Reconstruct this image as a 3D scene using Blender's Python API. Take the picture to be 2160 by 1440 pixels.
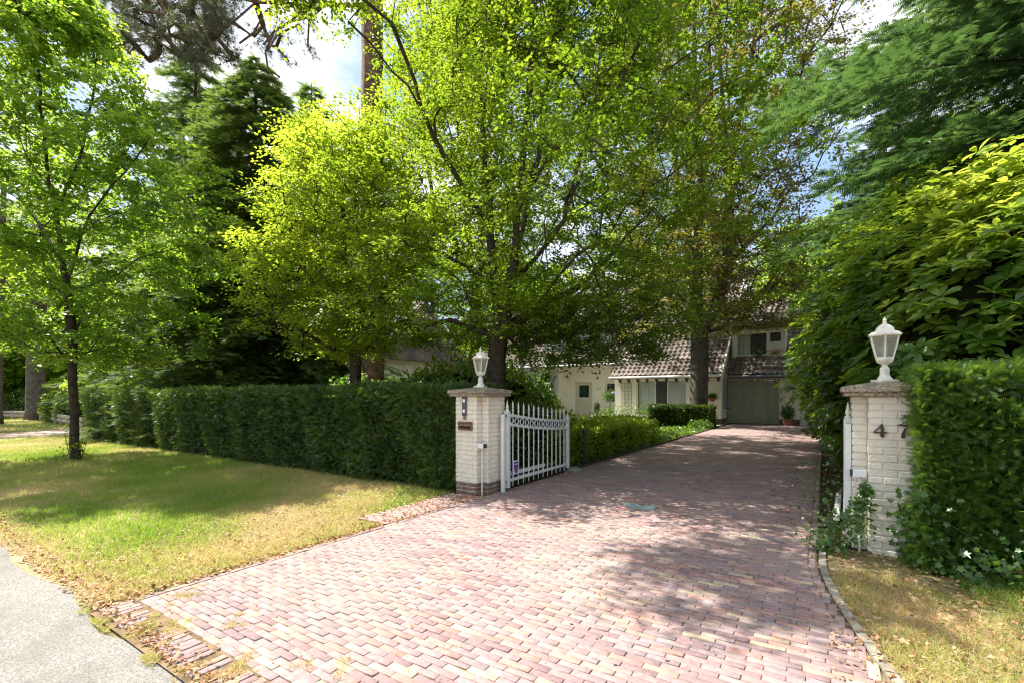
import bpy, bmesh, math, random
import numpy as np
from mathutils import Vector, Matrix
R = math.radians
rng = np.random.default_rng(7)
random.seed(7)
scene = bpy.context.scene
for o in list(bpy.data.objects): bpy.data.objects.remove(o)
COL = scene.collection

# ------------------------------------------------------------------ camera
# world axes: x runs across the driveway, y along it towards the house
F, CAMH, HOR, HEAD = 1000.0, 1.25, 835.0, R(33.4)
cs, sn = math.cos(HEAD), math.sin(HEAD)
cam_d = bpy.data.cameras.new('camera')
cam = bpy.data.objects.new('camera', cam_d); COL.objects.link(cam)
cam.location = (0, 0, CAMH); cam.rotation_euler = (R(90), 0, HEAD)
cam_d.sensor_width = 36; cam_d.lens = F/2160*36; cam_d.shift_y = (HOR-720)/2160
cam_d.clip_end = 2000; cam_d.clip_start = 0.05
scene.camera = cam

# ------------------------------------------------------------------ light
SUN_EL = R(54); SUN_AZ = (-1.0, -0.07)      # horizontal direction towards the sun
_n = math.hypot(*SUN_AZ); SUN_AZ = (SUN_AZ[0]/_n, SUN_AZ[1]/_n)
tosun = Vector((SUN_AZ[0]*math.cos(SUN_EL), SUN_AZ[1]*math.cos(SUN_EL), math.sin(SUN_EL)))
sd = bpy.data.lights.new('sun', 'SUN'); sd.energy = 5.0; sd.angle = R(0.5); sd.color = (1.0, 0.95, 0.86)
so = bpy.data.objects.new('sun', sd); COL.objects.link(so)
so.rotation_euler = tosun.to_track_quat('Z', 'Y').to_euler()
w = bpy.data.worlds.new('World'); scene.world = w; w.use_nodes = True
nt = w.node_tree; nt.nodes.clear()
def wn(t): return nt.nodes.new(t)
sky = wn('ShaderNodeTexSky'); sky.sky_type = 'NISHITA'; sky.sun_disc = False
sky.sun_elevation = SUN_EL; sky.sun_rotation = math.atan2(SUN_AZ[0], SUN_AZ[1]) % (2*math.pi)
sky.air_density = 1.0; sky.dust_density = 1.0; sky.ozone_density = 1.2
tc = wn('ShaderNodeTexCoord'); mp = wn('ShaderNodeMapping'); mp.inputs['Scale'].default_value = (1.6, 1.6, 3.2)
mp.inputs['Location'].default_value = (0.35, 0.1, 0.2)
nz = wn('ShaderNodeTexNoise'); nz.inputs['Scale'].default_value = 1.7; nz.inputs['Detail'].default_value = 7; nz.inputs['Roughness'].default_value = 0.55
rp = wn('ShaderNodeValToRGB'); rp.color_ramp.elements[0].position = 0.42; rp.color_ramp.elements[1].position = 0.60; rp.color_ramp.elements[0].color = (.12,.12,.12,1)
mx = wn('ShaderNodeMix'); mx.data_type = 'RGBA'; mx.inputs['B'].default_value = (12.0, 11.9, 12.2, 1)
bg = wn('ShaderNodeBackground'); bg.inputs['Strength'].default_value = 0.052; ow = wn('ShaderNodeOutputWorld')
L = nt.links.new
L(tc.outputs['Generated'], mp.inputs['Vector']); L(mp.outputs[0], nz.inputs['Vector']); L(nz.outputs['Fac'], rp.inputs[0])
L(rp.outputs[0], mx.inputs['Factor']); bl_ = wn('ShaderNodeMix'); bl_.data_type = 'RGBA'; bl_.inputs['Factor'].default_value = .55; bl_.inputs['B'].default_value = (3.6, 6.6, 11.5, 1); L(sky.outputs[0], bl_.inputs['A']); L(bl_.outputs['Result'], mx.inputs['A']); L(mx.outputs['Result'], bg.inputs[0]); L(bg.outputs[0], ow.inputs[0])
vs = scene.view_settings; vs.view_transform = 'Standard'; vs.look = 'None'; vs.exposure = 1.33; vs.gamma = 1
try: vs.use_curve_mapping = False
except Exception: pass
cy = scene.cycles; cy.max_bounces = 7; cy.diffuse_bounces = 4; cy.glossy_bounces = 2; cy.transmission_bounces = 4
cy.transparent_max_bounces = 6; cy.use_denoising = True; cy.denoising_prefilter = 'NONE'; cy.filter_width = 1.2; cy.caustics_reflective = False; cy.caustics_refractive = False

# ------------------------------------------------------------------ helpers
def P(x, y, Y):
    """pixel of the 2160x1440 photograph at depth Y -> world point"""
    X = (x-1080)/F*Y; Z = CAMH - (y-HOR)/F*Y
    return np.array([X*cs - Y*sn, X*sn + Y*cs, Z])
def tag(o, label=None, cat=None, group=None, kind=None):
    if label: o['label'] = label
    if cat: o['category'] = cat
    if group: o['group'] = group
    if kind: o['kind'] = kind
    return o
def empty(name, loc=(0, 0, 0), label=None, cat=None, group=None, rz=0, parent=None):
    o = bpy.data.objects.new(name, None); COL.objects.link(o)
    o.location = loc; o.rotation_euler = (0, 0, rz); o.empty_display_size = 0.1
    if parent: o.parent = parent
    return tag(o, label, cat, group)
def link(name, me, mat, parent=None):
    o = bpy.data.objects.new(name, me); COL.objects.link(o)
    if mat: me.materials.append(mat)
    if parent is not None:
        o.parent = parent
    return o
def npmesh(name, V, Fc, rnd=None, smooth=False):
    me = bpy.data.meshes.new(name)
    V = np.ascontiguousarray(V, dtype=np.float32); Fc = np.ascontiguousarray(Fc, dtype=np.int32)
    n, k = Fc.shape
    me.vertices.add(len(V)); me.vertices.foreach_set('co', V.ravel())
    me.loops.add(n*k); me.loops.foreach_set('vertex_index', Fc.ravel())
    me.polygons.add(n); me.polygons.foreach_set('loop_start', np.arange(0, n*k, k, dtype=np.int32))
    try: me.polygons.foreach_set('loop_total', np.full(n, k, dtype=np.int32))
    except Exception: pass
    me.update(calc_edges=True)
    if smooth: me.polygons.foreach_set('use_smooth', np.ones(n, dtype=bool))
    if rnd is not None:
        a = me.attributes.new('rnd', 'FLOAT', 'POINT'); a.data.foreach_set('value', np.ascontiguousarray(rnd, dtype=np.float32))
    me.validate(verbose=False)
    return me
class MB:
    def __init__(s): s.v = []; s.f = []
    def add(s, vs_, fs):
        b = len(s.v); s.v += [tuple(map(float, p)) for p in vs_]; s.f += [tuple(i+b for i in f) for f in fs]; return s
    def box(s, x0, x1, y0, y1, z0, z1):
        return s.add([(x0,y0,z0),(x1,y0,z0),(x1,y1,z0),(x0,y1,z0),(x0,y0,z1),(x1,y0,z1),(x1,y1,z1),(x0,y1,z1)],
            [(0,3,2,1),(4,5,6,7),(0,1,5,4),(1,2,6,5),(2,3,7,6),(3,0,4,7)])
    def tube(s, pts, r, n=8, caps=True):
        pts = [Vector(p) for p in pts]; rs = r if isinstance(r, (list, tuple)) else [r]*len(pts)
        b = len(s.v); ref = None
        for i, p in enumerate(pts):
            d = (pts[min(i+1, len(pts)-1)] - pts[max(i-1, 0)]).normalized()
            if ref is None: ref = d.orthogonal().normalized()
            ref = (ref - d*ref.dot(d)).normalized(); o2 = d.cross(ref)
            for k in range(n):
                a = 2*math.pi*k/n; q = p + (ref*math.cos(a) + o2*math.sin(a))*rs[i]; s.v.append(tuple(q))
        for i in range(len(pts)-1):
            for k in range(n):
                k2 = (k+1) % n; s.f.append((b+i*n+k, b+i*n+k2, b+(i+1)*n+k2, b+(i+1)*n+k))
        if caps: s.f.append(tuple(b+k for k in reversed(range(n)))); s.f.append(tuple(b+(len(pts)-1)*n+k for k in range(n)))
        return s
    def lathe(s, prof, c=(0, 0, 0), n=16, rot=0.0):
        b = len(s.v)
        for (r, z) in prof:
            for k in range(n):
                a = 2*math.pi*k/n+rot; s.v.append((c[0]+r*math.cos(a), c[1]+r*math.sin(a), c[2]+z))
        for i in range(len(prof)-1):
            for k in range(n):
                k2 = (k+1) % n; s.f.append((b+i*n+k, b+i*n+k2, b+(i+1)*n+k2, b+(i+1)*n+k))
        s.f.append(tuple(b+k for k in reversed(range(n)))); s.f.append(tuple(b+(len(prof)-1)*n+k for k in range(n)))
        return s
    def prism(s, poly, axis, a0, a1):
        """poly: 2D points in the plane across axis ('x': (y,z), 'y': (x,z), 'z': (x,y))"""
        n = len(poly)
        def m(p, a): return {'x': (a, p[0], p[1]), 'y': (p[0], a, p[1]), 'z': (p[0], p[1], a)}[axis]
        return s.add([m(p, a0) for p in poly]+[m(p, a1) for p in poly],
            [tuple(reversed(range(n))), tuple(range(n, 2*n))]+[(i, (i+1) % n, n+(i+1) % n, n+i) for i in range(n)])
    def build(s, name, mat, parent=None, bevel=0.0, smooth=False):
        me = bpy.data.meshes.new(name); me.from_pydata(s.v, [], s.f)
        bm = bmesh.new(); bm.from_mesh(me); bmesh.ops.recalc_face_normals(bm, faces=bm.faces)
        if bevel > 0: bmesh.ops.bevel(bm, geom=bm.edges, offset=bevel, segments=1, affect='EDGES', clamp_overlap=True)
        if smooth:
            for f in bm.faces: f.smooth = True
        bm.to_mesh(me); bm.free()
        return link(name, me, mat, parent)

# ------------------------------------------------------------------ materials
def grime(m, col, zs=.25, scale=7, lo=.52, hi=.72, amt=.55):
    """rain streaks: dirt of a shape of its own mixed into the base colour"""
    t = m.node_tree; b = [n for n in t.nodes if n.type == 'BSDF_PRINCIPLED'][0]; src = b.inputs['Base Color'].links[0].from_socket
    tc = t.nodes.new('ShaderNodeTexCoord'); mp = t.nodes.new('ShaderNodeMapping'); mp.inputs['Scale'].default_value = (1, 1, zs)
    n = t.nodes.new('ShaderNodeTexNoise'); n.inputs['Scale'].default_value = scale; n.inputs['Detail'].default_value = 7; n.inputs['Roughness'].default_value = .65
    r = ramp(t, [(lo, (0, 0, 0)), (hi, (amt, amt, amt))]); mx = t.nodes.new('ShaderNodeMix'); mx.data_type = 'RGBA'; mx.inputs['B'].default_value = (*col, 1)
    t.links.new(tc.outputs['Object'], mp.inputs[0]); t.links.new(mp.outputs[0], n.inputs['Vector']); t.links.new(n.outputs['Fac'], r.inputs[0]); t.links.new(r.outputs[0], mx.inputs['Factor'])
    t.links.new(src, mx.inputs['A']); t.links.new(mx.outputs['Result'], b.inputs['Base Color'])
def newmat(name):
    m = bpy.data.materials.new(name); m.use_nodes = True; t = m.node_tree; t.nodes.clear()
    return m, t, t.nodes.new, t.links.new
def ramp(t, stops):
    r = t.nodes.new('ShaderNodeValToRGB'); e = r.color_ramp.elements
    while len(e) < len(stops): e.new(0.5)
    for i, (p, c) in enumerate(stops): e[i].position = p; e[i].color = (*c, 1)
    return r
def surf(name, c1, c2, scale=6, rough=0.75, bump=0.15, bscale=60, spec=0.3, c3=None, metallic=0, detail=6, dist=0.01):
    m, t, N, K = newmat(name)
    tc = N('ShaderNodeTexCoord'); n1 = N('ShaderNodeTexNoise'); n1.inputs['Scale'].default_value = scale; n1.inputs['Detail'].default_value = detail
    stops = [(0.3, c1), (0.7, c2)] if c3 is None else [(0.3, c1), (0.52, c2), (0.72, c3)]
    r = ramp(t, stops); b = N('ShaderNodeBsdfPrincipled'); o = N('ShaderNodeOutputMaterial')
    n2 = N('ShaderNodeTexNoise'); n2.inputs['Scale'].default_value = bscale; n2.inputs['Detail'].default_value = 5
    bp = N('ShaderNodeBump'); bp.inputs['Strength'].default_value = bump; bp.inputs['Distance'].default_value = dist
    K(tc.outputs['Object'], n1.inputs['Vector']); K(tc.outputs['Object'], n2.inputs['Vector']); K(n1.outputs['Fac'], r.inputs[0])
    K(r.outputs[0], b.inputs['Base Color']); K(n2.outputs['Fac'], bp.inputs['Height']); K(bp.outputs[0], b.inputs['Normal'])
    b.inputs['Roughness'].default_value = rough; b.inputs['Specular IOR Level'].default_value = spec; b.inputs['Metallic'].default_value = metallic
    K(b.outputs[0], o.inputs[0]); return m
def leafmat(name, cols, trans, fac=0.45, rough=0.45, spec=0.4, nscale=0.9):
    """cols: ramp over the per-leaf random value; trans: light passing through the leaf"""
    m, t, N, K = newmat(name)
    at = N('ShaderNodeAttribute'); at.attribute_name = 'rnd'
    tc = N('ShaderNodeTexCoord'); nz = N('ShaderNodeTexNoise'); nz.inputs['Scale'].default_value = nscale; nz.inputs['Detail'].default_value = 2
    ad = N('ShaderNodeMath'); ad.operation = 'MULTIPLY_ADD'; ad.inputs[1].default_value = 0.62
    sb = N('ShaderNodeMath'); sb.operation = 'MULTIPLY_ADD'; sb.inputs[1].default_value = 1.0; sb.inputs[2].default_value = -0.31
    K(tc.outputs['Object'], nz.inputs['Vector']); K(nz.outputs['Fac'], sb.inputs[0]); K(at.outputs['Fac'], ad.inputs[0]); K(sb.outputs[0], ad.inputs[2])
    n = len(cols); r1 = ramp(t, [(i/(n-1) if n > 1 else 0, c) for i, c in enumerate(cols)])
    n = len(trans); r2 = ramp(t, [(i/(n-1) if n > 1 else 0, c) for i, c in enumerate(trans)])
    K(ad.outputs[0], r1.inputs[0]); K(ad.outputs[0], r2.inputs[0])
    b = N('ShaderNodeBsdfPrincipled'); b.inputs['Roughness'].default_value = rough; b.inputs['Specular IOR Level'].default_value = spec
    tr = N('ShaderNodeBsdfTranslucent'); mx = N('ShaderNodeMixShader'); mx.inputs[0].default_value = fac; o = N('ShaderNodeOutputMaterial')
    K(r1.outputs[0], b.inputs['Base Color']); K(r2.outputs[0], tr.inputs[0]); K(b.outputs[0], mx.inputs[1]); K(tr.outputs[0], mx.inputs[2]); K(mx.outputs[0], o.inputs[0])
    return m
M = {}
M['white_paint'] = surf('white_paint', (.72,.73,.70), (.80,.80,.77), 8, .45, .05, 80, .4)
M['gate_paint'] = surf('gate_paint', (.66,.70,.67), (.78,.80,.77), 9, .4, .04, 60, .45)
M['lamp_paint'] = surf('lamp_paint', (.70,.66,.56), (.80,.78,.70), 14, .45, .08, 60, .4)
M['wall_paint'] = surf('wall_paint', (.82,.78,.64), (.86,.83,.71), 1.3, .8, .25, 9, .2)
M['pillar_paint'] = surf('pillar_paint', (.68,.64,.52), (.82,.79,.69), 3.5, .7, .7, 45, .25, dist=.012)
M['pillar_mortar'] = surf('pillar_mortar', (.64,.60,.49), (.76,.72,.61), 20, .85, .3, 60, .2)
M['plinth'] = surf('plinth', (.13,.08,.065), (.24,.17,.13), 14, .85, .5, 70, .2)
M['cap_stone'] = surf('cap_stone', (.13,.095,.065), (.33,.28,.21), 55, .9, .8, 120, .2, c3=(.46,.41,.34))
M['curb'] = surf('curb', (.17,.15,.11), (.40,.36,.29), 9, .9, .5, 90, .2)
M['asphalt'] = surf('asphalt', (.13,.122,.11), (.25,.237,.215), 110, .9, .5, 220, .2, c3=(.37,.35,.315))
M['joint'] = surf('joint', (.09,.06,.035), (.30,.21,.12), 8, .95, .5, 120, .1)
M['bark'] = surf('bark', (.035,.028,.02), (.085,.07,.05), 9, .9, .9, 40, .15, dist=.03)
M['bark_grey'] = surf('bark_grey', (.06,.055,.045), (.15,.135,.11), 7, .9, .9, 30, .15, dist=.03)
M['bark_pine'] = surf('bark_pine', (.10,.06,.045), (.26,.16,.11), 6, .9, 1.0, 22, .15, dist=.05)
M['black_metal'] = surf('black_metal', (.015,.018,.017), (.03,.034,.032), 20, .4, .05, 60, .4)
M['green_metal'] = surf('green_metal', (.01,.03,.022), (.02,.05,.036), 20, .35, .05, 60, .5)
M['dark_plastic'] = surf('dark_plastic', (.05,.055,.06), (.08,.085,.09), 20, .4, .03, 60, .4)
M['letter_metal'] = surf('letter_metal', (.13,.06,.035), (.24,.12,.07), 30, .45, .1, 60, .5, metallic=.4)
M['inside_dark'] = surf('inside_dark', (.012,.012,.012), (.02,.02,.02), 10, .9, .0)
M['number_iron'] = surf('number_iron', (.05,.028,.02), (.08,.045,.03), 30, .6, .2, 80, .3)
M['garage_green'] = surf('garage_green', (.30,.33,.25), (.37,.40,.31), 3, .6, .05, 40, .3)
M['door_cream'] = surf('door_cream', (.58,.54,.42), (.66,.62,.50), 4, .5, .05, 40, .35)
M['curtain'] = surf('curtain', (.55,.63,.58), (.70,.76,.70), 3, .8, .1, 20, .2)
M['panel_blue'] = surf('panel_blue', (.55,.60,.62), (.66,.70,.70), 3, .6, .05)
M['lead'] = surf('lead', (.16,.20,.23), (.26,.30,.33), 5, .6, .1)
M['terracotta'] = surf('terracotta', (.22,.09,.05), (.34,.15,.09), 10, .8, .2)
M['stone'] = surf('stone', (.13,.12,.10), (.28,.26,.22), 12, .9, .8, 40, .2)
M['stop_stone'] = surf('stop_stone', (.20,.29,.28), (.32,.42,.40), 14, .75, .4, 80, .25)
M['wood_grey'] = surf('wood_grey', (.30,.25,.20), (.48,.42,.35), 9, .85, .5, 40, .2)
M['timber_dark'] = surf('timber_dark', (.05,.035,.025), (.09,.065,.045), 8, .8, .3)
M['awning_dark'] = surf('awning_dark', (.22,.21,.20), (.28,.27,.25), 6, .8, .1)
M['blue_sign'] = surf('blue_sign', (.015,.04,.30), (.02,.06,.38), 6, .35, .0, spec=.5)
M['red_sign'] = surf('red_sign', (.55,.06,.04), (.6,.1,.06), 6, .35, .0, spec=.5)
M['sign_white'] = surf('sign_white', (.72,.74,.78), (.8,.82,.84), 6, .35, .0, spec=.5)
M['paving'] = surf('paving', (.42,.38,.33), (.58,.54,.47), 4, .9, .3, 60, .2)
M['dirt_path'] = surf('dirt_path', (.42,.30,.24), (.58,.46,.38), 3, .95, .4, 50, .1)
grime(M['asphalt'], (.12,.11,.095), 1, 1.3, .45, .7, .6); grime(M['pillar_paint'], (.40,.37,.28), amt=.4); grime(M['gate_paint'], (.34,.33,.26), .15, 14, .55, .75, .5); grime(M['lamp_paint'], (.32,.33,.24), .5, 22, .5, .72, .5); grime(M['wall_paint'], (.42,.38,.27), .2, 1.6, .55, .8, .5); grime(M['garage_green'], (.12,.13,.09), .1, 3, .5, .75, .5); grime(M['cap_stone'], (.10,.12,.05), 1, 5, .5, .66, .6)
def glass(name, col=(.02,.03,.03), rough=.04, alpha=None):
    m, t, N, K = newmat(name); b = N('ShaderNodeBsdfPrincipled'); o = N('ShaderNodeOutputMaterial')
    b.inputs['Base Color'].default_value = (*col, 1); b.inputs['Roughness'].default_value = rough; b.inputs['Specular IOR Level'].default_value = .9
    if alpha is not None: b.inputs['Alpha'].default_value = alpha
    K(b.outputs[0], o.inputs[0]); return m
M['pane_dark'] = glass('pane_dark')
M['pane_clear'] = glass('pane_clear', (.3,.35,.33), .05, .12)
M['lamp_glass'] = glass('lamp_glass', (.32,.34,.28), .25, .55)
M['bulb'] = surf('bulb', (.6,.6,.56), (.7,.7,.66), 6, .3, 0)

def brickmat():
    m, t, N, K = newmat('clay_brick')
    at = N('ShaderNodeAttribute'); at.attribute_name = 'rnd'
    r = ramp(t, [(0, (0.243,0.164,0.164)), (.17, (0.306,0.206,0.197)), (.34, (0.279,0.210,0.210)), (.5, (0.333,0.231,0.218)), (.62, (0.360,0.210,0.181)),
                 (.76, (0.315,0.239,0.227)), (.89, (0.360,0.252,0.206)), (.955, (0.468,0.370,0.260)), (1, (0.504,0.420,0.336))]); r.color_ramp.interpolation = 'CONSTANT'
    tc = N('ShaderNodeTexCoord'); n1 = N('ShaderNodeTexNoise'); n1.inputs['Scale'].default_value = 34; n1.inputs['Detail'].default_value = 8
    n3 = N('ShaderNodeTexNoise'); n3.inputs['Scale'].default_value = .9; n3.inputs['Detail'].default_value = 5
    K(tc.outputs['Object'], n1.inputs['Vector']); K(tc.outputs['Object'], n3.inputs['Vector']); K(at.outputs['Fac'], r.inputs[0])
    mr = N('ShaderNodeMapRange'); mr.inputs['From Min'].default_value = .25; mr.inputs['From Max'].default_value = .75; mr.inputs['To Min'].default_value = .74; mr.inputs['To Max'].default_value = 1.2
    K(n1.outputs['Fac'], mr.inputs['Value'])
    mu = N('ShaderNodeMix'); mu.data_type = 'RGBA'; mu.blend_type = 'MULTIPLY'; mu.inputs['Factor'].default_value = 1
    K(r.outputs[0], mu.inputs['A']); K(mr.outputs[0], mu.inputs['B'])
    # worn dusty patches
    rr = ramp(t, [(.45, (0,0,0)), (.7, (.55,.55,.55))]); K(n3.outputs['Fac'], rr.inputs[0])
    m2 = N('ShaderNodeMix'); m2.data_type = 'RGBA'; m2.inputs['B'].default_value = (.32,.26,.225,1)
    K(rr.outputs[0], m2.inputs['Factor']); K(mu.outputs['Result'], m2.inputs['A'])
    n2 = N('ShaderNodeTexNoise'); n2.inputs['Scale'].default_value = 110; n2.inputs['Detail'].default_value = 5; K(tc.outputs['Object'], n2.inputs['Vector'])
    bp = N('ShaderNodeBump'); bp.inputs['Strength'].default_value = .45; bp.inputs['Distance'].default_value = .004
    K(n2.outputs['Fac'], bp.inputs['Height'])
    b = N('ShaderNodeBsdfPrincipled'); b.inputs['Roughness'].default_value = .8; b.inputs['Specular IOR Level'].default_value = .25; o = N('ShaderNodeOutputMaterial')
    K(m2.outputs['Result'], b.inputs['Base Color']); K(bp.outputs[0], b.inputs['Normal']); K(b.outputs[0], o.inputs[0]); return m
M['brick'] = brickmat()
def groundmat():
    m, t, N, K = newmat('ground_earth')
    tc = N('ShaderNodeTexCoord'); sx = N('ShaderNodeSeparateXYZ'); K(tc.outputs['Object'], sx.inputs[0])
    n1 = N('ShaderNodeTexNoise'); n1.inputs['Scale'].default_value = .8; n1.inputs['Detail'].default_value = 7; K(tc.outputs['Object'], n1.inputs['Vector'])
    n2 = N('ShaderNodeTexNoise'); n2.inputs['Scale'].default_value = 25; n2.inputs['Detail'].default_value = 8; K(tc.outputs['Object'], n2.inputs['Vector'])
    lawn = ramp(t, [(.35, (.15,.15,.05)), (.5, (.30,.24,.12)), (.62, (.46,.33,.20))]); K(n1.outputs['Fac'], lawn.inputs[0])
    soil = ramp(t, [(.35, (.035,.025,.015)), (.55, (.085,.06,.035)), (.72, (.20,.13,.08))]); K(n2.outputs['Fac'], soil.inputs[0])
    # y > 4.9 (behind the hedge line) is dark garden soil and leaf litter
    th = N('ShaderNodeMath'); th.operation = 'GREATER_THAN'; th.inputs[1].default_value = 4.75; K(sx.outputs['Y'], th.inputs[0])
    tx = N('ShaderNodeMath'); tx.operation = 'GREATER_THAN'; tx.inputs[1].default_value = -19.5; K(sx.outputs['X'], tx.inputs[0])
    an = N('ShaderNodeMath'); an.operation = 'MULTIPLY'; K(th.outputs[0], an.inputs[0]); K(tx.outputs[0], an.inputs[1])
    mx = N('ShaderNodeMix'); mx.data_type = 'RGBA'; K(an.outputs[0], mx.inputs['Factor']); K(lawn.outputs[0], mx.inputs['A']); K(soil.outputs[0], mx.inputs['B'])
    mr = N('ShaderNodeMapRange'); mr.inputs['From Min'].default_value = .3; mr.inputs['From Max'].default_value = .7; mr.inputs['To Min'].default_value = .6; mr.inputs['To Max'].default_value = 1.25; K(n2.outputs['Fac'], mr.inputs['Value'])
    mu = N('ShaderNodeMix'); mu.data_type = 'RGBA'; mu.blend_type = 'MULTIPLY'; mu.inputs['Factor'].default_value = 1; K(mx.outputs['Result'], mu.inputs['A']); K(mr.outputs[0], mu.inputs['B'])
    bp = N('ShaderNodeBump'); bp.inputs['Strength'].default_value = .8; bp.inputs['Distance'].default_value = .03; K(n2.outputs['Fac'], bp.inputs['Height'])
    b = N('ShaderNodeBsdfPrincipled'); b.inputs['Roughness'].default_value = .95; b.inputs['Specular IOR Level'].default_value = .1; o = N('ShaderNodeOutputMaterial')
    K(mu.outputs['Result'], b.inputs['Base Color']); K(bp.outputs[0], b.inputs['Normal']); K(b.outputs[0], o.inputs[0]); return m
M['ground'] = groundmat()
def tilemat():
    m, t, N, K = newmat('roof_tile')
    tc = N('ShaderNodeTexCoord'); n1 = N('ShaderNodeTexNoise'); n1.inputs['Scale'].default_value = 1.4; n1.inputs['Detail'].default_value = 8; K(tc.outputs['Object'], n1.inputs['Vector'])
    n2 = N('ShaderNodeTexNoise'); n2.inputs['Scale'].default_value = 14; n2.inputs['Detail'].default_value = 4; K(tc.outputs['Object'], n2.inputs['Vector'])
    ad = N('ShaderNodeMath'); ad.operation = 'MULTIPLY_ADD'; ad.inputs[1].default_value = .5; K(n2.outputs['Fac'], ad.inputs[0])
    hf = N('ShaderNodeMath'); hf.operation = 'MULTIPLY'; hf.inputs[1].default_value = .5; K(n1.outputs['Fac'], hf.inputs[0]); K(hf.outputs[0], ad.inputs[2])
    r = ramp(t, [(.32, (.05,.043,.04)), (.45, (.13,.105,.09)), (.56, (.23,.185,.16)), (.68, (.33,.28,.245))]); K(ad.outputs[0], r.inputs[0])
    b = N('ShaderNodeBsdfPrincipled'); b.inputs['Roughness'].default_value = .75; b.inputs['Specular IOR Level'].default_value = .3; o = N('ShaderNodeOutputMaterial')
    K(r.outputs[0], b.inputs['Base Color']); K(b.outputs[0], o.inputs[0]); return m
M['tile'] = tilemat()

LM = {}
LM['hornbeam'] = leafmat('leaf_hornbeam', [(.045,.09,.008), (.08,.14,.012), (.12,.18,.02)], [(.10,.22,.01), (.30,.44,.022), (.66,.78,.05)], .52)
LM['golden'] = leafmat('leaf_golden', [(.07,.125,.012), (.11,.17,.02), (.17,.21,.03)], [(.30,.46,.02), (.62,.78,.05), (.9,.95,.10)], .56)
LM['ash'] = leafmat('leaf_ash', [(.045,.10,.015), (.075,.14,.02), (.12,.19,.03)], [(.14,.30,.015), (.42,.64,.04), (.78,.92,.10)], .54)
LM['beech'] = leafmat('leaf_beech', [(.055,.075,.02), (.10,.105,.03), (.17,.13,.045)], [(.14,.20,.02), (.38,.36,.04), (.55,.38,.06)], .45)
LM['hemlock'] = leafmat('needle_hemlock', [(.05,.09,.028), (.085,.14,.04), (.15,.21,.06)], [(.12,.20,.03), (.24,.36,.05), (.38,.5,.09)], .35, .65, .15)
LM['fir'] = leafmat('needle_fir', [(.045,.10,.04), (.075,.14,.06), (.12,.20,.08)], [(.08,.18,.04), (.15,.28,.06), (.26,.40,.09)], .33, .6, .2)
LM['pine'] = leafmat('needle_pine', [(.07,.085,.05), (.10,.12,.075), (.16,.15,.10)], [(.12,.15,.06), (.18,.22,.08), (.25,.26,.12)], .25, .5)
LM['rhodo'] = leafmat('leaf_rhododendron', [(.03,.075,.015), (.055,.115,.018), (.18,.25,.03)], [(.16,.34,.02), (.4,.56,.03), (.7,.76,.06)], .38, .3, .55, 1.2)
LM['rhodo_fresh_lit'] = leafmat('leaf_rhododendron_fresh_lit', [(.035,.09,.016), (.065,.135,.02), (.20,.28,.035)], [(.15,.32,.02), (.42,.60,.04), (.9,.95,.12)], .4, .35, .5, 1.2)  # paler young leaves, with sunshine on the bush put into the colour
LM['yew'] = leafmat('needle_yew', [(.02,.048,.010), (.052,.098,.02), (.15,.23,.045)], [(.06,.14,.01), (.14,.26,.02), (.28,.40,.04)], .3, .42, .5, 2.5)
LM['yew_sunlit'] = leafmat('needle_yew_sunlit', [(.03,.075,.012), (.06,.125,.02), (.12,.2,.035)], [(.12,.26,.02), (.28,.46,.04), (.5,.66,.07)], .38, .45, .4, 2.5)  # yew copy for the right hedge: lighter tips, sunlight added to the colour
LM['spirea'] = leafmat('leaf_spirea', [(.08,.15,.015), (.14,.22,.025), (.25,.28,.04)], [(.3,.5,.03), (.55,.72,.05), (.8,.78,.08)], .5)
LM['box'] = leafmat('leaf_box', [(.03,.065,.012), (.05,.09,.02), (.07,.12,.025)], [(.08,.16,.01), (.16,.26,.02), (.22,.32,.03)], .3, .35)
LM['shrub'] = leafmat('leaf_shrub', [(.04,.09,.02), (.07,.14,.03), (.12,.19,.04)], [(.1,.24,.02), (.24,.42,.04), (.38,.52,.06)], .4, .3, .6)
LM['ivy'] = leafmat('leaf_ivy', [(.025,.07,.016), (.045,.11,.022), (.08,.16,.03)], [(.1,.24,.02), (.2,.38,.04), (.32,.5,.06)], .35, .28, .6, 3)
LM['wood'] = leafmat('leaf_far', [(.06,.12,.02), (.09,.16,.03), (.14,.2,.035)], [(.22,.38,.03), (.38,.52,.05), (.5,.6,.06)], .45)
LM['grass'] = leafmat('grass_blade', [(.08,.19,.02), (.17,.28,.035), (.38,.38,.12), (.66,.50,.26), (.82,.60,.38)],
                      [(.3,.52,.04), (.45,.62,.07), (.65,.62,.2), (.75,.6,.3), (.8,.62,.36)], .45, .6, .2, .4)
LM['litter'] = leafmat('dry_leaf', [(.18,.07,.03), (.32,.16,.07), (.5,.32,.18), (.6,.45,.3)], [(.2,.1,.03), (.3,.15,.06)], .2, .7, .2)
LM['flower_red'] = leafmat('petal_red', [(.5,.08,.1), (.6,.12,.16)], [(.5,.1,.1), (.6,.15,.15)], .3)
LM['flower_purple'] = leafmat('petal_purple', [(.2,.12,.6), (.3,.2,.7)], [(.3,.2,.7), (.3,.2,.7)], .3)
LM['foliage_red'] = leafmat('leaf_reddish', [(.25,.12,.07), (.3,.2,.08), (.2,.22,.05)], [(.4,.2,.06), (.5,.4,.1)], .35)

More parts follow.
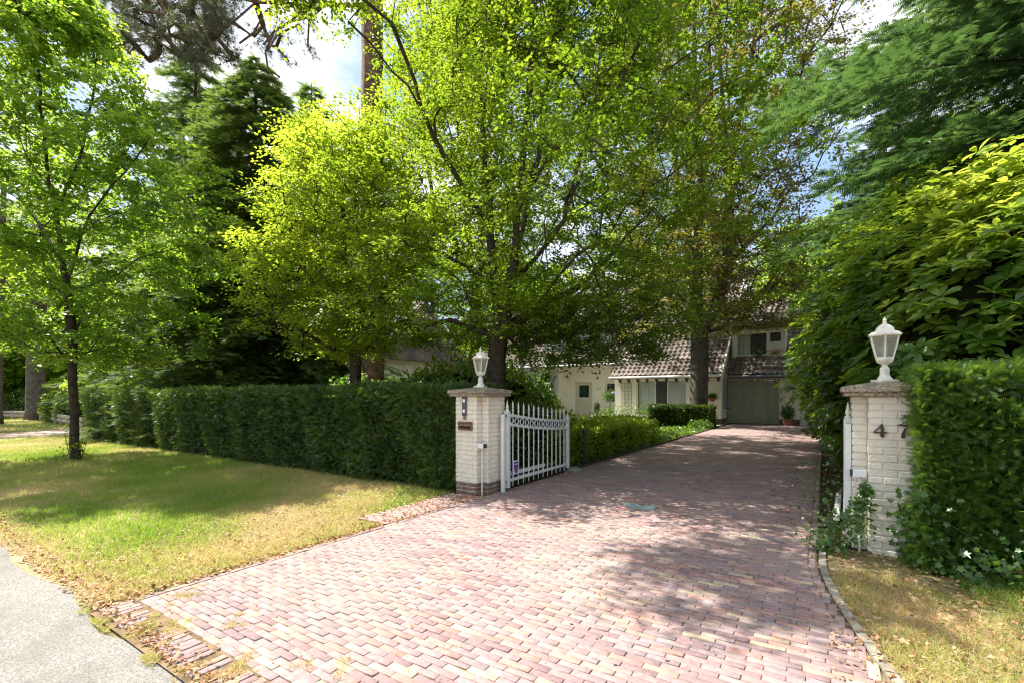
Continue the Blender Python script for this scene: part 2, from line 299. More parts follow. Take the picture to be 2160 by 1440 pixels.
# ------------------------------------------------------------------ leaf templates + scattering
def norm(a): return a/np.maximum(np.linalg.norm(a, axis=-1, keepdims=True), 1e-9)
T_DIA = (np.array([(0,0,0), (-.29,.42,.07), (0,1,-.06), (.29,.42,.07)], float), np.array([(0,3,2,1)]))
T_BROAD = (np.array([(0,0,0), (-.42,.4,.08), (0,1,-.08), (.42,.4,.08)], float), np.array([(0,3,2,1)]))
def _rh():
    v = [(0,0,0)]; tr = []
    rows = [(.30,.12,.035), (.62,.175,.03), (.88,.12,-.01)]
    for (y, w_, z) in rows: v += [(-w_, y, z+.03), (0, y, z), (w_, y, z+.03)]
    v.append((0, 1, -.07))
    tr += [(0,2,1), (0,3,2)]
    for k in range(2):
        a = 1+3*k
        tr += [(a,a+1,a+4), (a,a+4,a+3), (a+1,a+2,a+5), (a+1,a+5,a+4)]
    tr += [(7,8,10), (8,9,10)]
    return np.array(v, float), np.array(tr)
T_RHODO = _rh()
def _sprig(n=7, spread=.34, wd=.085, taper=True):
    v = [(-.012,0,0), (.012,0,0), (0,1,0)]; f = [(0,1,2)]
    for i in range(n):
        y = .06+.86*i/n; s = spread*(1-.55*i/n) if taper else spread
        for sg in (-1, 1):
            b = len(v); v += [(0, y, 0), (0, y+wd, 0), (sg*s, y+s*.75, -.03)]; f.append((b, b+1, b+2) if sg > 0 else (b, b+2, b+1))
    return np.array(v, float), np.array(f)
T_SPRIG = _sprig()
T_SPRIG_L = _sprig(6, .4, .13)
def _tuft(n=14):
    v = []; f = []; r2 = random.Random(3)
    for i in range(n):
        a = r2.uniform(0, 6.283); t = r2.uniform(.15, 1.25); d = Vector((math.sin(t)*math.cos(a), math.cos(t), math.sin(t)*math.sin(a))); s = d.orthogonal().normalized()*.022
        b = len(v); v += [tuple(-s), tuple(s), tuple(d)]; f.append((b, b+1, b+2))
    return np.array(v, float), np.array(f)
T_TUFT = _tuft()
T_BLADE = (np.array([(-.045,0,0), (.045,0,0), (.03,.6,.08), (-.02,.55,.08), (.0,1,.3)], float), np.array([(0,1,2), (0,2,3), (3,2,4)]))
_iv = [(0,0,0), (-.42,-.08,.03), (-.30,.28,.02), (-.52,.50,-.02), (-.18,.60,.03), (0,1.0,-.08), (.18,.60,.03), (.52,.50,-.02), (.30,.28,.02), (.42,-.08,.03), (0,.35,-.03)]
T_IVY = (np.array(_iv, float), np.array([(10,i+1,i) for i in range(0, 9)]+[(10,0,9)]))
def scatter(tmpl, pos, d, nrm, size, rnd, width=1.0):
    T, Fc = tmpl; d = norm(d); s = norm(np.cross(d, nrm)); n2 = np.cross(s, d)
    size = np.asarray(size)[:, None, None]*np.ones((len(pos), 1, 1))
    V = pos[:, None]+size*(T[None, :, 0:1]*width*s[:, None]+T[None, :, 1:2]*d[:, None]+T[None, :, 2:3]*n2[:, None])
    n, k = len(pos), len(T)
    FF = (Fc[None]+(np.arange(n)*k)[:, None, None]).reshape(-1, Fc.shape[1])
    return V.reshape(-1, 3), FF, np.repeat(rnd, k)
def leaves(name, mat, parent, *sc):
    V = []; Fs = []; rr = []; b = 0
    for (v, f, r) in sc: V.append(v); Fs.append(f+b); rr.append(r); b += len(v)
    return link(name, npmesh(name, np.concatenate(V), np.concatenate(Fs), np.concatenate(rr)), mat, parent)
def rand_dir(n, up=0.0):
    a = rng.normal(size=(n, 3)); a = norm(a); a[:, 2] += up; return norm(a)

# ------------------------------------------------------------------ trees grown from targets
def skeleton(stems, targets, step=.35, pen=.9, lift=.25, jit=.05):
    """stems: polylines of np points, first is the trunk. Each target is reached from the nearest suitable node."""
    cap = 60000; Pn = np.zeros((cap, 3)); par = np.full(cap, -1); n = 0
    for si, st in enumerate(stems):
        last = -1
        if si > 0:
            d = np.linalg.norm(Pn[:n]-st[0], axis=1); last = int(np.argmin(d))
            pts = st[1:] if d[last] < .05 else st
            prev = Pn[last]
        else: pts = st; prev = None
        for p in pts:
            if prev is not None and last >= 0:
                m = max(1, int(np.linalg.norm(p-prev)/step))
                for k in range(1, m+1):
                    q = prev+(p-prev)*k/m + (rng.normal(size=3)*jit*(.12 if si == 0 else .4) if k < m else 0); Pn[n] = q; par[n] = last; last = n; n += 1
            else: Pn[n] = p; par[n] = last; last = n; n += 1
            prev = p
    n0 = n; tdir = np.zeros_like(targets)
    dd = np.array([np.min(np.linalg.norm(Pn[:n0]-t, axis=1)) for t in targets])
    order = np.argsort(dd); base_z = stems[0][-1][2] if len(stems) == 1 else stems[1][0][2]
    zmin = base_z-.3
    tips = np.zeros(len(targets), int)
    for ti in order:
        t = targets[ti]; Q = Pn[:n]; v = t-Q; dist = np.linalg.norm(v, axis=1); h = np.hypot(v[:, 0], v[:, 1])
        cost = dist+pen*np.maximum(0, Q[:, 2]-t[2]+lift*h)+100*((Q[:, 2] < zmin) & (Q[:, 2] < t[2]+5) & (np.arange(n) < n0) & (Q[:, 2] < zmin))
        j = int(np.argmin(cost)); a = Q[j].copy(); D = float(dist[j]); m = max(1, int(D/step)); last = j
        sag = np.array([0, 0, .12*D]); wob = rng.normal(size=3)*jit*D*.6
        for k in range(1, m+1):
            f = k/m; q = a+(t-a)*f+(sag+wob)*math.sin(math.pi*f)
            if k < m: q = q+rng.normal(size=3)*jit*.4
            Pn[n] = q; par[n] = last; last = n; n += 1
        tips[ti] = last; tdir[ti] = t-a
    return Pn[:n].copy(), par[:n].copy(), tips, norm(tdir)
def tree_radii(Pn, par, tip_r, trunk_r, ex=2.0):
    n = len(Pn); acc = np.zeros(n); haschild = np.zeros(n, bool); haschild[par[par >= 0]] = True
    acc[~haschild] = tip_r**ex
    for i in range(n-1, 0, -1):
        if par[i] >= 0: acc[par[i]] += acc[i]
    r = acc**(1/ex); return np.minimum(r*(trunk_r/r[0]) if r[0] > 0 else r, trunk_r) if r[0] < trunk_r else r*(trunk_r/r[0])**(np.clip(r/r[0], 0, 1)**.5)
def tubes(Pn, par, r, rmin=.0035, n=6, flare=0):
    idx = np.where((par >= 0))[0]; idx = idx[r[idx] >= rmin]
    if flare:
        r = r.copy(); z = Pn[:, 2]-Pn[0, 2]; r *= 1+flare*np.exp(-np.maximum(z, 0)/.25)*(r > r[0]*.6)
    a = Pn[par[idx]]; b = Pn[idx]; d = norm(b-a)
    main = {}
    for i in idx:
        p = par[i]
        if p not in main or r[i] > r[main[p]]: main[p] = i
    ismain = np.array([main[par[i]] == i for i in idx])
    dn = {int(i): k for k, i in enumerate(idx)}
    ds = d.copy()
    for k, i in enumerate(idx):
        if ismain[k] and int(par[i]) in dn: ds[k] = d[dn[int(par[i])]]
    rs = np.where(ismain, r[par[idx]], r[idx]); re = r[idx]
    def ring(c, dr, rad):
        ref = np.tile(np.array([.31, .95, .07]), (len(c), 1)); s = norm(np.cross(dr, ref)); t = np.cross(dr, s)
        ang = np.arange(n)*2*math.pi/n
        return c[:, None]+rad[:, None, None]*(np.cos(ang)[None, :, None]*s[:, None]+np.sin(ang)[None, :, None]*t[:, None])
    V = np.concatenate([ring(a, ds, rs), ring(b, d, re)], axis=1).reshape(-1, 3)
    k = np.arange(n); k2 = (k+1) % n; q = np.stack([k, k2, k2+n, k+n], 1)
    FF = (q[None]+(np.arange(len(idx))*2*n)[:, None, None]).reshape(-1, 4)
    return V, FF
def sprays(targets, tdir, twigs, per, length, leaf, tmpl, flat=.35, tilt=.45, droop=.12, width=1., arc=1.9, rbase=None):
    """flat fans of twigs at every target with leaves set alternately along each twig"""
    n = len(targets); out = tdir.copy(); out[:, 2] *= .35; out = norm(out)
    planeN = norm(np.array([0, 0, 1.])+rng.normal(size=(n, 3))*flat)
    out = norm(out-planeN*np.sum(out*planeN, 1)[:, None]); side = np.cross(planeN, out)
    a = rng.uniform(-arc, arc, (n, twigs)); td = np.cos(a)[..., None]*out[:, None]+np.sin(a)[..., None]*side[:, None]
    td = td+rng.normal(size=td.shape)*.12; ln = length*rng.uniform(.5, 1.15, (n, twigs))
    s = (np.arange(per)+rng.uniform(.2, .9, (n, twigs, per)))/per
    pos = targets[:, None, None]-out[:, None, None]*length*.3+td[:, :, None]*(ln[..., None]*s)[..., None]
    pos = pos+rng.normal(size=pos.shape)*length*.06; pos[..., 2] -= droop*(s**2)*ln[..., None]
    sg = np.where(np.arange(per) % 2 == 0, 1, -1)[None, None, :, None]
    sd_ = np.cross(np.broadcast_to(planeN[:, None], td.shape), td)
    ld = td[:, :, None]*.75+sd_[:, :, None]*sg*.8+rng.normal(size=pos.shape)*.28; ld[..., 2] -= droop
    N_ = planeN[:, None, None]+rng.normal(size=pos.shape)*tilt
    k = n*twigs*per; sz = leaf*rng.uniform(.65, 1.2, k)
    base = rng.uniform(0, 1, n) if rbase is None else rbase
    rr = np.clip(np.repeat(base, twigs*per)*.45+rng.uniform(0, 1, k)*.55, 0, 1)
    return scatter(tmpl, pos.reshape(-1, 3), ld.reshape(-1, 3), N_.reshape(-1, 3), sz, rr, width)
def crown_targets(n, c, rad, z0, z1, prof, shell=.55, clump=.55, asym=None):
    """points in a lumpy volume: prof(t) radius factor for t=0 bottom .. 1 top"""
    out = []; nb = max(6, n//14); ph = rng.uniform(0, 6.28, (6,)); 
    while len(out) < n:
        t = rng.uniform(0, 1); a = rng.uniform(0, 2*math.pi); rr = rng.uniform(0, 1)**shell
        lump = 1+.20*math.sin(3*a+ph[0]+5*t)+.14*math.sin(5*a+ph[1]-9*t)+.10*math.sin(8*a+14*t+ph[2])
        R0 = rad*prof(t)*lump*rr
        z = z0+(z1-z0)*t
        g = math.sin(1.9*a*2+7*t+ph[3])*math.sin(11*t+ph[4]+rr*4)
        if g < -.35 and rng.uniform() < clump: continue
        x, y = c[0]+R0*math.cos(a), c[1]+R0*math.sin(a)
        if asym: x, y, z = asym(x, y, z)
        out.append((x, y, z))
    return np.array(out)
def deciduous(name, label, cat, base, stems, targets, trunk_r, leafm, bark, leaf=.07, twigs=6, per=9, length=.42, tip=.006, group=None,
              flat=.35, tilt=.45, rmin=.0035, tmpl=T_DIA, step=.35, jit=.05, ybias=None, droop=.12, flare=.25, lift=.55, cap=None, pen=.9):
    root = empty(name, base, label, cat, group)
    off = np.array(base)
    Pn, par, tips, td = skeleton(stems, targets, step=step, jit=jit, lift=lift, pen=pen)
    r = tree_radii(Pn, par, tip, trunk_r)
    if cap: r = np.where(np.hypot(Pn[:, 0]-off[0], Pn[:, 1]-off[1]) > trunk_r*1.6, np.minimum(r, cap), r)
    V, Fq = tubes(Pn-off, par, r, rmin, flare=flare)
    link('trunk', npmesh('trunk', V, Fq, smooth=True), bark, root)
    rb = None
    if ybias is not None: rb = ybias(targets)
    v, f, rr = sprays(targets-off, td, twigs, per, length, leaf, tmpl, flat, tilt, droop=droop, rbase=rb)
    link('crown', npmesh('crown', v, f, rr), leafm, root)
    return root

def conifer(name, label, base, H, rad, trunk_r, mat, z0=1.5, nb=90, droop=.35, sprig=.3, seed=1, per=26, bark=None, updroop=.0, group=None, dens=1.0, wid=1.0, power=.85):
    root = empty(name, base, label, 'tree', group); g = np.random.default_rng(seed)
    mb = MB(); mb.tube([(0, 0, 0), (.03, .02, H*.3), (-.03, 0, H*.65), (0, 0, H)], [trunk_r*1.25, trunk_r*.8, trunk_r*.45, .015], 8)
    pos = []; dr = []; nr = []; sz = []; rv = []
    for i in range(nb):
        f = ((i+g.uniform(0, .8))/nb); z = z0+(H-z0)*f**.92; L0 = rad*(1-f)**power*g.uniform(.72, 1.15)+.25
        a = i*2.399+g.uniform(-.4, .4); d = np.array([math.cos(a), math.sin(a), 0]); sd_ = np.array([-d[1], d[0], 0])
        m = 8; pts = []
        for k in range(m+1):
            s = k/m; zz = z+L0*(updroop*s - droop*s*s); pts.append(d*L0*s+np.array([0, 0, zz])+sd_*L0*.05*math.sin(s*4+a))
        mb.tube(pts, [max(.006, trunk_r*.16*(1-k/m)*(1-f*.6)) for k in range(m+1)], 4, False)
        nn = int(per*(.35+L0/rad)*dens); br = g.uniform(0, 1)
        for j in range(nn):
            s = .14+.86*(j+g.uniform(0, 1))/nn; q = s*m; k = min(int(q), m-1); p = pts[k]+(pts[k+1]-pts[k])*(q-k)
            sg = 1 if j % 2 else -1; bl = L0*.42*(1-.6*s)*g.uniform(.5, 1.1)+sprig*.4
            dd = norm(d*.62+sd_*sg*.8+g.normal(size=3)*.12)
            ns = max(1, int(bl/(sprig*.5)))
            for u in range(ns):
                o = p+dd*bl*(u/ns)+np.array([0, 0, -droop*.55*bl*(u/ns)**2]); 
                for q2 in (-1, 1):
                    pos.append(o+g.normal(size=3)*.03); e = dd*.8+d*.45*1+np.cross(dd, [0, 0, 1])*q2*.45; e = e+np.array([0, 0, -droop*.5-.12*g.uniform()])+g.normal(size=3)*.14
                    dr.append(e); nr.append(np.array([0, 0, 1.])+g.normal(size=3)*.35); sz.append(sprig*g.uniform(.6, 1.15)); rv.append(np.clip(.4*br+.6*g.uniform(), 0, 1))
        pos.append(pts[-1]); dr.append(d+np.array([0, 0, -droop])); nr.append(np.array([0, 0, 1.])); sz.append(sprig); rv.append(.9)
    mb.build('trunk', bark or M['bark'], root, smooth=True)
    v, f, rr = scatter(T_SPRIG_L, np.array(pos), np.array(dr), np.array(nr), np.array(sz), np.array(rv), wid)
    link('crown', npmesh('crown', v, f, rr), mat, root); return root

def blob_leaves(centers, radii, n, leaf, tmpl=T_DIA, up=.4, inner=.78, width=1., tilt=.5, outw=.6, seed=5, zmin=0.05, upmask=None):
    """leaf shell over a set of ellipsoids"""
    g = np.random.default_rng(seed); centers = np.array(centers, float); radii = np.array(radii, float)
    wts = (radii[:, 0]*radii[:, 1]*radii[:, 2])**(2/3); k = g.choice(len(centers), n, p=wts/wts.sum())
    d = norm(g.normal(size=(n, 3))); rr = g.uniform(inner, 1.06, n)
    lump = 1+.10*np.sin(d[:, 0]*7+k)+.08*np.sin(d[:, 2]*9+d[:, 1]*6+k*2)
    pos = centers[k]+d*radii[k]*(rr*lump)[:, None]
    keep = pos[:, 2] > zmin
    for i in range(len(centers)):     # drop leaves deep inside another blob
        q = (pos-centers[i])/radii[i]; keep &= ~((np.linalg.norm(q, axis=1) < inner*.85) & (k != i))
    pos = pos[keep]; d = d[keep]; m = len(pos)
    nr = d*outw+np.array([0, 0, up])+g.normal(size=(m, 3))*tilt; ld = norm(d*.5+g.normal(size=(m, 3))*.7); ld[:, 2] -= .15
    return scatter(tmpl, pos, ld, nr, leaf*g.uniform(.65, 1.2, m), np.clip(g.uniform(0, 1, m), 0, 1), width), m
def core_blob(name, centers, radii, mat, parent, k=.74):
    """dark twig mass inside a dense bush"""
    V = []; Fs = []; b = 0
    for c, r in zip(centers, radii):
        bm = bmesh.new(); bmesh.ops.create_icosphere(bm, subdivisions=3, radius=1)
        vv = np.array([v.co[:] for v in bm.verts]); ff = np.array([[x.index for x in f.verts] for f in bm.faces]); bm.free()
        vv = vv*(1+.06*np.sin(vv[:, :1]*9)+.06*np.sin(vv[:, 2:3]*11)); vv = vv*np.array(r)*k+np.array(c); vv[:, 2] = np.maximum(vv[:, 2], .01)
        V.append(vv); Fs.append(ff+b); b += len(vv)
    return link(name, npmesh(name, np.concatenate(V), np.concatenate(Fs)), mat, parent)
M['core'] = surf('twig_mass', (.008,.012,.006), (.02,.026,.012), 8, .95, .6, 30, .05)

# ------------------------------------------------------------------ the setting
def sheet(name, pts, z, mat, kind='structure'):
    me = bpy.data.meshes.new(name); me.from_pydata([(x, y, z) for x, y in pts], [], [tuple(range(len(pts)))]); o = link(name, me, mat); o['kind'] = kind; return o
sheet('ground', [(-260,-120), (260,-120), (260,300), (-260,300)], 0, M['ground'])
# asphalt road with a wavy broken edge
ed = []
g = np.random.default_rng(2)
for i in range(160):
    x = 6-i*.18; ed.append((x, .93+.03*math.sin(i*.7)+g.normal()*.012))
sheet('road', [(-60,-7), (6.5,-7)]+[(6.5, .93)]+ed+[(-60, .9)], .006, M['asphalt'])
sheet('footpath', [(-18.7,1.2), (-18.9,3.1), (-20.6,5.0), (-22.6,9.0), (-25.6,9.0), (-24.5,6.0), (-22.5,3.6), (-22,1.2)], .005, M['dirt_path'])
sheet('terrace', [(-14.5,21.2), (-3.7,21.2), (-3.7,24), (-14.5,24)], .02, M['paving'])

UL, UR0 = -3.50, -.05
def UR(v): return UR0+(.14*(4.2-v)**1.5 if v < 4.2 else 0)
pts = [(UL-.01, .93)]; 
for k in range(12): pts.append((UR(.93+k*.3), .93+k*.3))
pts += [(UR0+.01, 23.4), (UL-.01, 23.4)]
sheet('driveway_bedding', pts, .0165, M['joint'])
def vnoise_(x): return math.sin(x*7.1+1)+.5*math.sin(x*17) > -.75
def bricks(cells, name, kind='structure', mat=None, bev=.0022, zt=.022, rv=None):
    """cells: x0,x1,y0,y1 -> bevelled clay bricks in one surface"""
    C = np.array(cells); n = len(C); g = np.random.default_rng(11)
    h = zt+g.normal(size=n)*.0010; tx = g.normal(size=n)*.0007; ty = g.normal(size=n)*.0007
    C = C+g.normal(size=C.shape)*.0011
    x0, x1, y0, y1 = C.T; b = bev
    def q(xa, ya, z): return np.stack([xa, ya, z], 1)
    V = []
    for (xa, ya, sx_, sy_) in ((x0,y0,-1,-1), (x1,y0,1,-1), (x1,y1,1,1), (x0,y1,-1,1)): V.append(q(xa, ya, np.full(n, .0125)))
    for (xa, ya, sx_, sy_) in ((x0,y0,-1,-1), (x1,y0,1,-1), (x1,y1,1,1), (x0,y1,-1,1)): V.append(q(xa, ya, h+tx*sx_+ty*sy_-b*.8))
    for (xa, ya, sx_, sy_) in ((x0,y0,-1,-1), (x1,y0,1,-1), (x1,y1,1,1), (x0,y1,-1,1)): V.append(q(xa-sx_*b, ya-sy_*b, h+tx*sx_+ty*sy_))
    V = np.stack(V, 1).reshape(-1, 3)
    f = [(8,9,10,11)]
    for k in range(4): k2 = (k+1) % 4; f += [(k, k2, 4+k2, 4+k), (4+k, 4+k2, 8+k2, 8+k)]
    FF = (np.array(f)[None]+(np.arange(n)*12)[:, None, None]).reshape(-1, 4)
    r = g.uniform(0, 1, n) if rv is None else rv
    o = link(name, npmesh(name, V, FF, np.repeat(r, 12)), mat or M['brick']); o['kind'] = kind; return o
cells = []; bw, bl, jt = .0412, .161, .0042; g = np.random.default_rng(4)
v = 1.14; row = 0; B = .052
while v < 23.35:
    far = v > 15; xa, xb = UL+B+.006, UR(v+.02)-B-.006; off = (row % 2)*bl*.5+g.normal()*.006
    x = xa-bl+off*1.0
    while x < xb:
        L0 = bl*(1+g.normal()*.012); a, b_ = max(x, xa), min(x+L0-jt, xb)
        if b_-a > .014: 
            wv = .012*math.sin(x*1.7+v*.6); cells.append((a, b_, v+wv, v+wv+bw))
        x += L0
    v += bw+jt*.85; row += 1
v = 1.14
while v < 23.3:      # edge courses along both sides
    for xx in (UL, UR(v+.08)-B): cells.append((xx, xx+B-.008, v, v+bl-jt))
    v += bl
x = UL                # soldier band by the road
while x < 1.2:
    if g.uniform() < .74 and vnoise_(x) : cells.append((x, x+bw, .965+g.normal()*.006, .965+bl+g.normal()*.006))
    x += bw+.007
bricks(cells, 'driveway')
cells = []
v = 3.15; row = 0
while v < 4.64:
    x = -3.96+(row % 2)*.08
    while x < -3.53:
        cells.append((x, min(x+bl-jt, -3.51), v, v+bw)); x += bl
    v += bw+jt; row += 1
bricks(cells, 'path_beside_pillar', rv=rng.uniform(.5, .93, len(cells)))
# light concrete kerb on the right flare
mb = MB(); prev = None
for k in range(30):
    v = 1.0+k*.13; 
    if k: mb.add([(prev[0]+.012, prev[1]+.004, 0), (prev[0]+.058, prev[1]+.004, 0), (UR(v)+.058, v-.004, 0), (UR(v)+.012, v-.004, 0),
                  (prev[0]+.012, prev[1]+.004, .022), (prev[0]+.058, prev[1]+.004, .024), (UR(v)+.058, v-.004, .024), (UR(v)+.012, v-.004, .022)],
                 [(0,3,2,1), (4,5,6,7), (0,1,5,4), (1,2,6,5), (2,3,7,6), (3,0,4,7)])
    prev = (UR(v), v)
mb.build('kerb', M['curb'])['kind'] = 'structure'
mb = MB().box(UL-.055, UL-.012, 7.2, 19.5, 0, .05); mb.build('kerb', M['timber_dark'])['kind'] = 'structure'

# ------------------------------------------------------------------ grass
def vnoise(x, y, s, ph=0):
    return (np.sin(x*s+ph)*np.cos(y*s*1.3+ph*2)+.6*np.sin(x*s*2.3+y*s*1.9+ph)+.4*np.cos(x*s*4.1-y*s*3.7+ph*3))/2
def grass(name, label, n, reg, hgt, dry, seed, wid=1.0):
    g = np.random.default_rng(seed); x, y = reg(g, n); keep = (y > .98)
    keep &= (vnoise(x, y, 5.5, 4)+.5*vnoise(x, y, 15, 2) > -.62) | (g.uniform(0, 1, len(x)) < .35)
    x, y = x[keep], y[keep]; n = len(x); dist = np.hypot(x, y)
    z = np.zeros(n); pos = np.stack([x, y, z], 1); d = np.stack([g.normal(size=n)*.55, g.normal(size=n)*.55, np.ones(n)*.75], 1)
    nr = np.stack([g.normal(size=n), g.normal(size=n), np.zeros(n)+.3], 1)
    dr = dry(x, y); r = np.clip(dr+g.normal(size=n)*.2, 0, 1); sz = hgt*g.uniform(.45, 1.3, n)*(1.15-.5*r)*np.clip(dist/6, 1, 2.0)**.3
    v, f, rr = scatter(T_BLADE, pos, d, nr, sz, r, wid)
    o = link(name, npmesh(name, v, f, rr), LM['grass']); return tag(o, label, 'grass', kind='stuff')
def reg_left(g, n):
    x = -3.6-17*g.uniform(0, 1, n)**1.9; y = g.uniform(.98, 4.75, n)
    k = ~((x > -3.98) & (y > 3.12)); k &= ~((x > -4.6) & (y > 4.1)&(g.uniform(0,1,n)<.5)); return x[k], y[k]
def dry_left(x, y):
    d = .50+.24*vnoise(x, y, 1.1, 1)+.18*vnoise(x, y, 4.3, 2)+.5*np.exp(-((x+4.2)/.8)**2-((y-2.6)/.8)**2)-.55*np.exp(-((x+5.6)/1.4)**2-((y-1.8)/.7)**2)-.35*np.exp(-((x+8.5)/2.6)**2-((y-3.2)/.9)**2)-.3*np.exp(-((x+3.95)/.5)**2-((y-3.95)/.5)**2)+.3*np.exp(-((y-1.0)/.22)**2)
    return np.clip(d-.25*np.exp(-((x+14)/3)**2), .02, .95)
grass('grass', 'dry patchy verge grass in front of the long hedge', 210000, reg_left, .045, dry_left, 3, 1.1)
n = 2600; gx, gy = reg_left(g, n); gx = -3.6+(gx+3.6)*.6; per = 9; n = len(gx)
kk = (gy > 1.05) & ~((gx > -4.02) & (gy > 3.1)); gx, gy = gx[kk], gy[kk]; n = len(gx)
px_ = np.repeat(gx, per)+g.normal(size=n*per)*.02; py_ = np.repeat(gy, per)+g.normal(size=n*per)*.02; kx = px_ < UL-.03
pos = np.stack([px_, py_, np.zeros(n*per)], 1)[kx]; m = len(pos)
v, f, rr = scatter(T_BLADE, pos, np.stack([g.normal(size=m)*.6, g.normal(size=m)*.6, np.ones(m)], 1), rand_dir(m), g.uniform(.03, .085, m), np.clip(dry_left(pos[:, 0], pos[:, 1])-.2+g.normal(size=m)*.22, 0, 1), .7)
tag(link('grass_tufts', npmesh('grass_tufts', v, f, rr), LM['grass']), 'longer grass tufts standing out of the verge lawn at left', 'grass', kind='stuff')
def reg_right(g, n):
    y = g.uniform(1.2, 4.45, n); x = np.array([UR(v) for v in y])+.09+g.uniform(0, 1, n)**1.2*3.2
    k = (y < 3.95+.25*np.sin(x*5)) | (x > .75); return x[k], y[k]
def dry_right(x, y): return np.clip(.60+.2*vnoise(x, y, 2.2, 2)-.5*np.clip((y-3.6)/.7, 0, 1)*(x > .5), .05, .95)
grass('grass', 'straw coloured grass between kerb and right hedge', 60000, reg_right, .06, dry_right, 5, .8)
def reg_lawn(g, n): return g.uniform(-8.5, -3.62, n), g.uniform(12.9, 19.2, n)
grass('grass', 'small bright green lawn beside the drive near the house', 26000, reg_lawn, .05, lambda x, y: np.full(len(x), .12), 6, 2.2)
def reg_far(g, n): return -20-26*g.uniform(0, 1, n), g.uniform(.98, 7, n)
def keep_far(g, n):
    x, y = reg_far(g, n); c = -20.8-(y-3.3)*.9; k = np.abs(x-c) > 2.0; return x[k], y[k]
grass('grass', 'sunny grass verge beyond the sandy path at far left', 30000, keep_far, .06, lambda x, y: np.clip(.3+.2*vnoise(x, y, .7), 0, 1), 8, 2.5)
# weeds and grass in the brick joints
g = np.random.default_rng(9); n = 95
wx = np.where(g.uniform(size=n) < .5, UL+.05+g.uniform(0, 1, n)**2*2.2, UR0-.05-g.uniform(0, 1, n)**2*1.6); wy = 1.25+5.5*g.uniform(0, 1, n)**1.5
per = 16; px_ = np.repeat(wx, per)+g.normal(size=n*per)*.022; py_ = np.repeat(wy, per)+g.normal(size=n*per)*.008
pos = np.stack([px_, py_, np.full(n*per, .012)], 1)
v, f, rr = scatter(T_BLADE, pos, np.stack([g.normal(size=n*per)*.8, g.normal(size=n*per)*.8, np.ones(n*per)*.6], 1), rand_dir(n*per), g.uniform(.012, .035, n*per), np.clip(g.normal(size=n*per)*.15+.3, 0, 1), 1.6)
tag(link('weeds', npmesh('weeds', v, f, rr), LM['grass']), 'small weeds growing in the joints of the brick driveway', 'weeds', kind='stuff')
# grass creeping over the left lower corner of the bricks
n = 30000; x = -3.6+g.uniform(0, 1, n)*1.9; y = .90+g.uniform(0, 1, n)**1.3*.62
k = (vnoise(x, y, 9, 3)+.4*vnoise(x, y, 27, 1) > .30+(y-1.0)*.9); x, y = x[k], y[k]; n = len(x)
pos = np.stack([x, y, np.full(n, .015)], 1)
v, f, rr = scatter(T_BLADE, pos, np.stack([g.normal(size=n)*.6, g.normal(size=n)*.6, np.ones(n)*.6], 1), rand_dir(n), g.uniform(.015, .04, n), np.clip(g.normal(size=n)*.2+.55, 0, 1), 1.3)
tag(link('grass', npmesh('grass', v, f, rr), LM['grass']), 'dry grass creeping over the brick corner beside the road', 'grass', kind='stuff')
# leaf litter
n = 12000; reg = g.uniform(size=n)
x = np.where(reg < .30, UL-g.uniform(0, 1, n)**2.2*1.6, np.where(reg < .42, g.uniform(-9, -3.6, n), np.where(reg < .75, g.uniform(.02, 1.8, n), g.uniform(-3.5, 0, n))))
y = np.where(reg < .30, g.uniform(.95, 5, n), np.where(reg < .42, .95+np.abs(g.normal(size=n))*.16, np.where(reg < .75, g.uniform(1.8, 5.6, n), 1.2+g.uniform(0, 1, n)**1.2*9)))
mv = g.uniform(size=n) < .10; mv &= g.uniform(size=n) < .45; x = np.where(mv, g.uniform(-3.6, -1.6, n), x); y = np.where(mv, .95+np.abs(g.normal(size=n))*.06, y)
k = ~((reg >= .75) & (g.uniform(size=n) < .86) & ~mv); x, y = x[k], y[k]; n = len(x)
onb = (x > UL) & (x < .1)
pos = np.stack([x, y, np.where(onb, .03, .022)+g.uniform(0, .012, n)], 1)
v, f, rr = scatter(T_BROAD, pos, np.stack([g.normal(size=n), g.normal(size=n), g.normal(size=n)*.25], 1), np.array([0, 0, 1.])+g.normal(size=(n, 3))*.4, g.uniform(.010, .034, n)*np.where(onb, .8, 1), g.uniform(0, 1, n), 1.1)
tag(link('leaf_litter', npmesh('leaf_litter', v, f, rr), LM['litter']), 'fallen dry leaves scattered on verge and driveway', 'leaves', kind='stuff')
n = 26000; x = -19+18.6*g.uniform(0, 1, n); y = g.uniform(4.6, 20, n); k = (x < UL-.1) & ((y > 5.5)); x, y = x[k], y[k]; n = len(x)
pos = np.stack([x, y, g.uniform(.005, .10, n)], 1)
v, f, rr = scatter(T_BROAD, pos, rand_dir(n), np.array([0, 0, 1.])+g.normal(size=(n, 3))*.6, g.uniform(.05, .13, n), g.uniform(0, .8, n))
tag(link('ground_cover', npmesh('ground_cover', v, f, rr), LM['shrub']), 'low leafy ground cover under the garden trees', 'ground cover', kind='stuff')

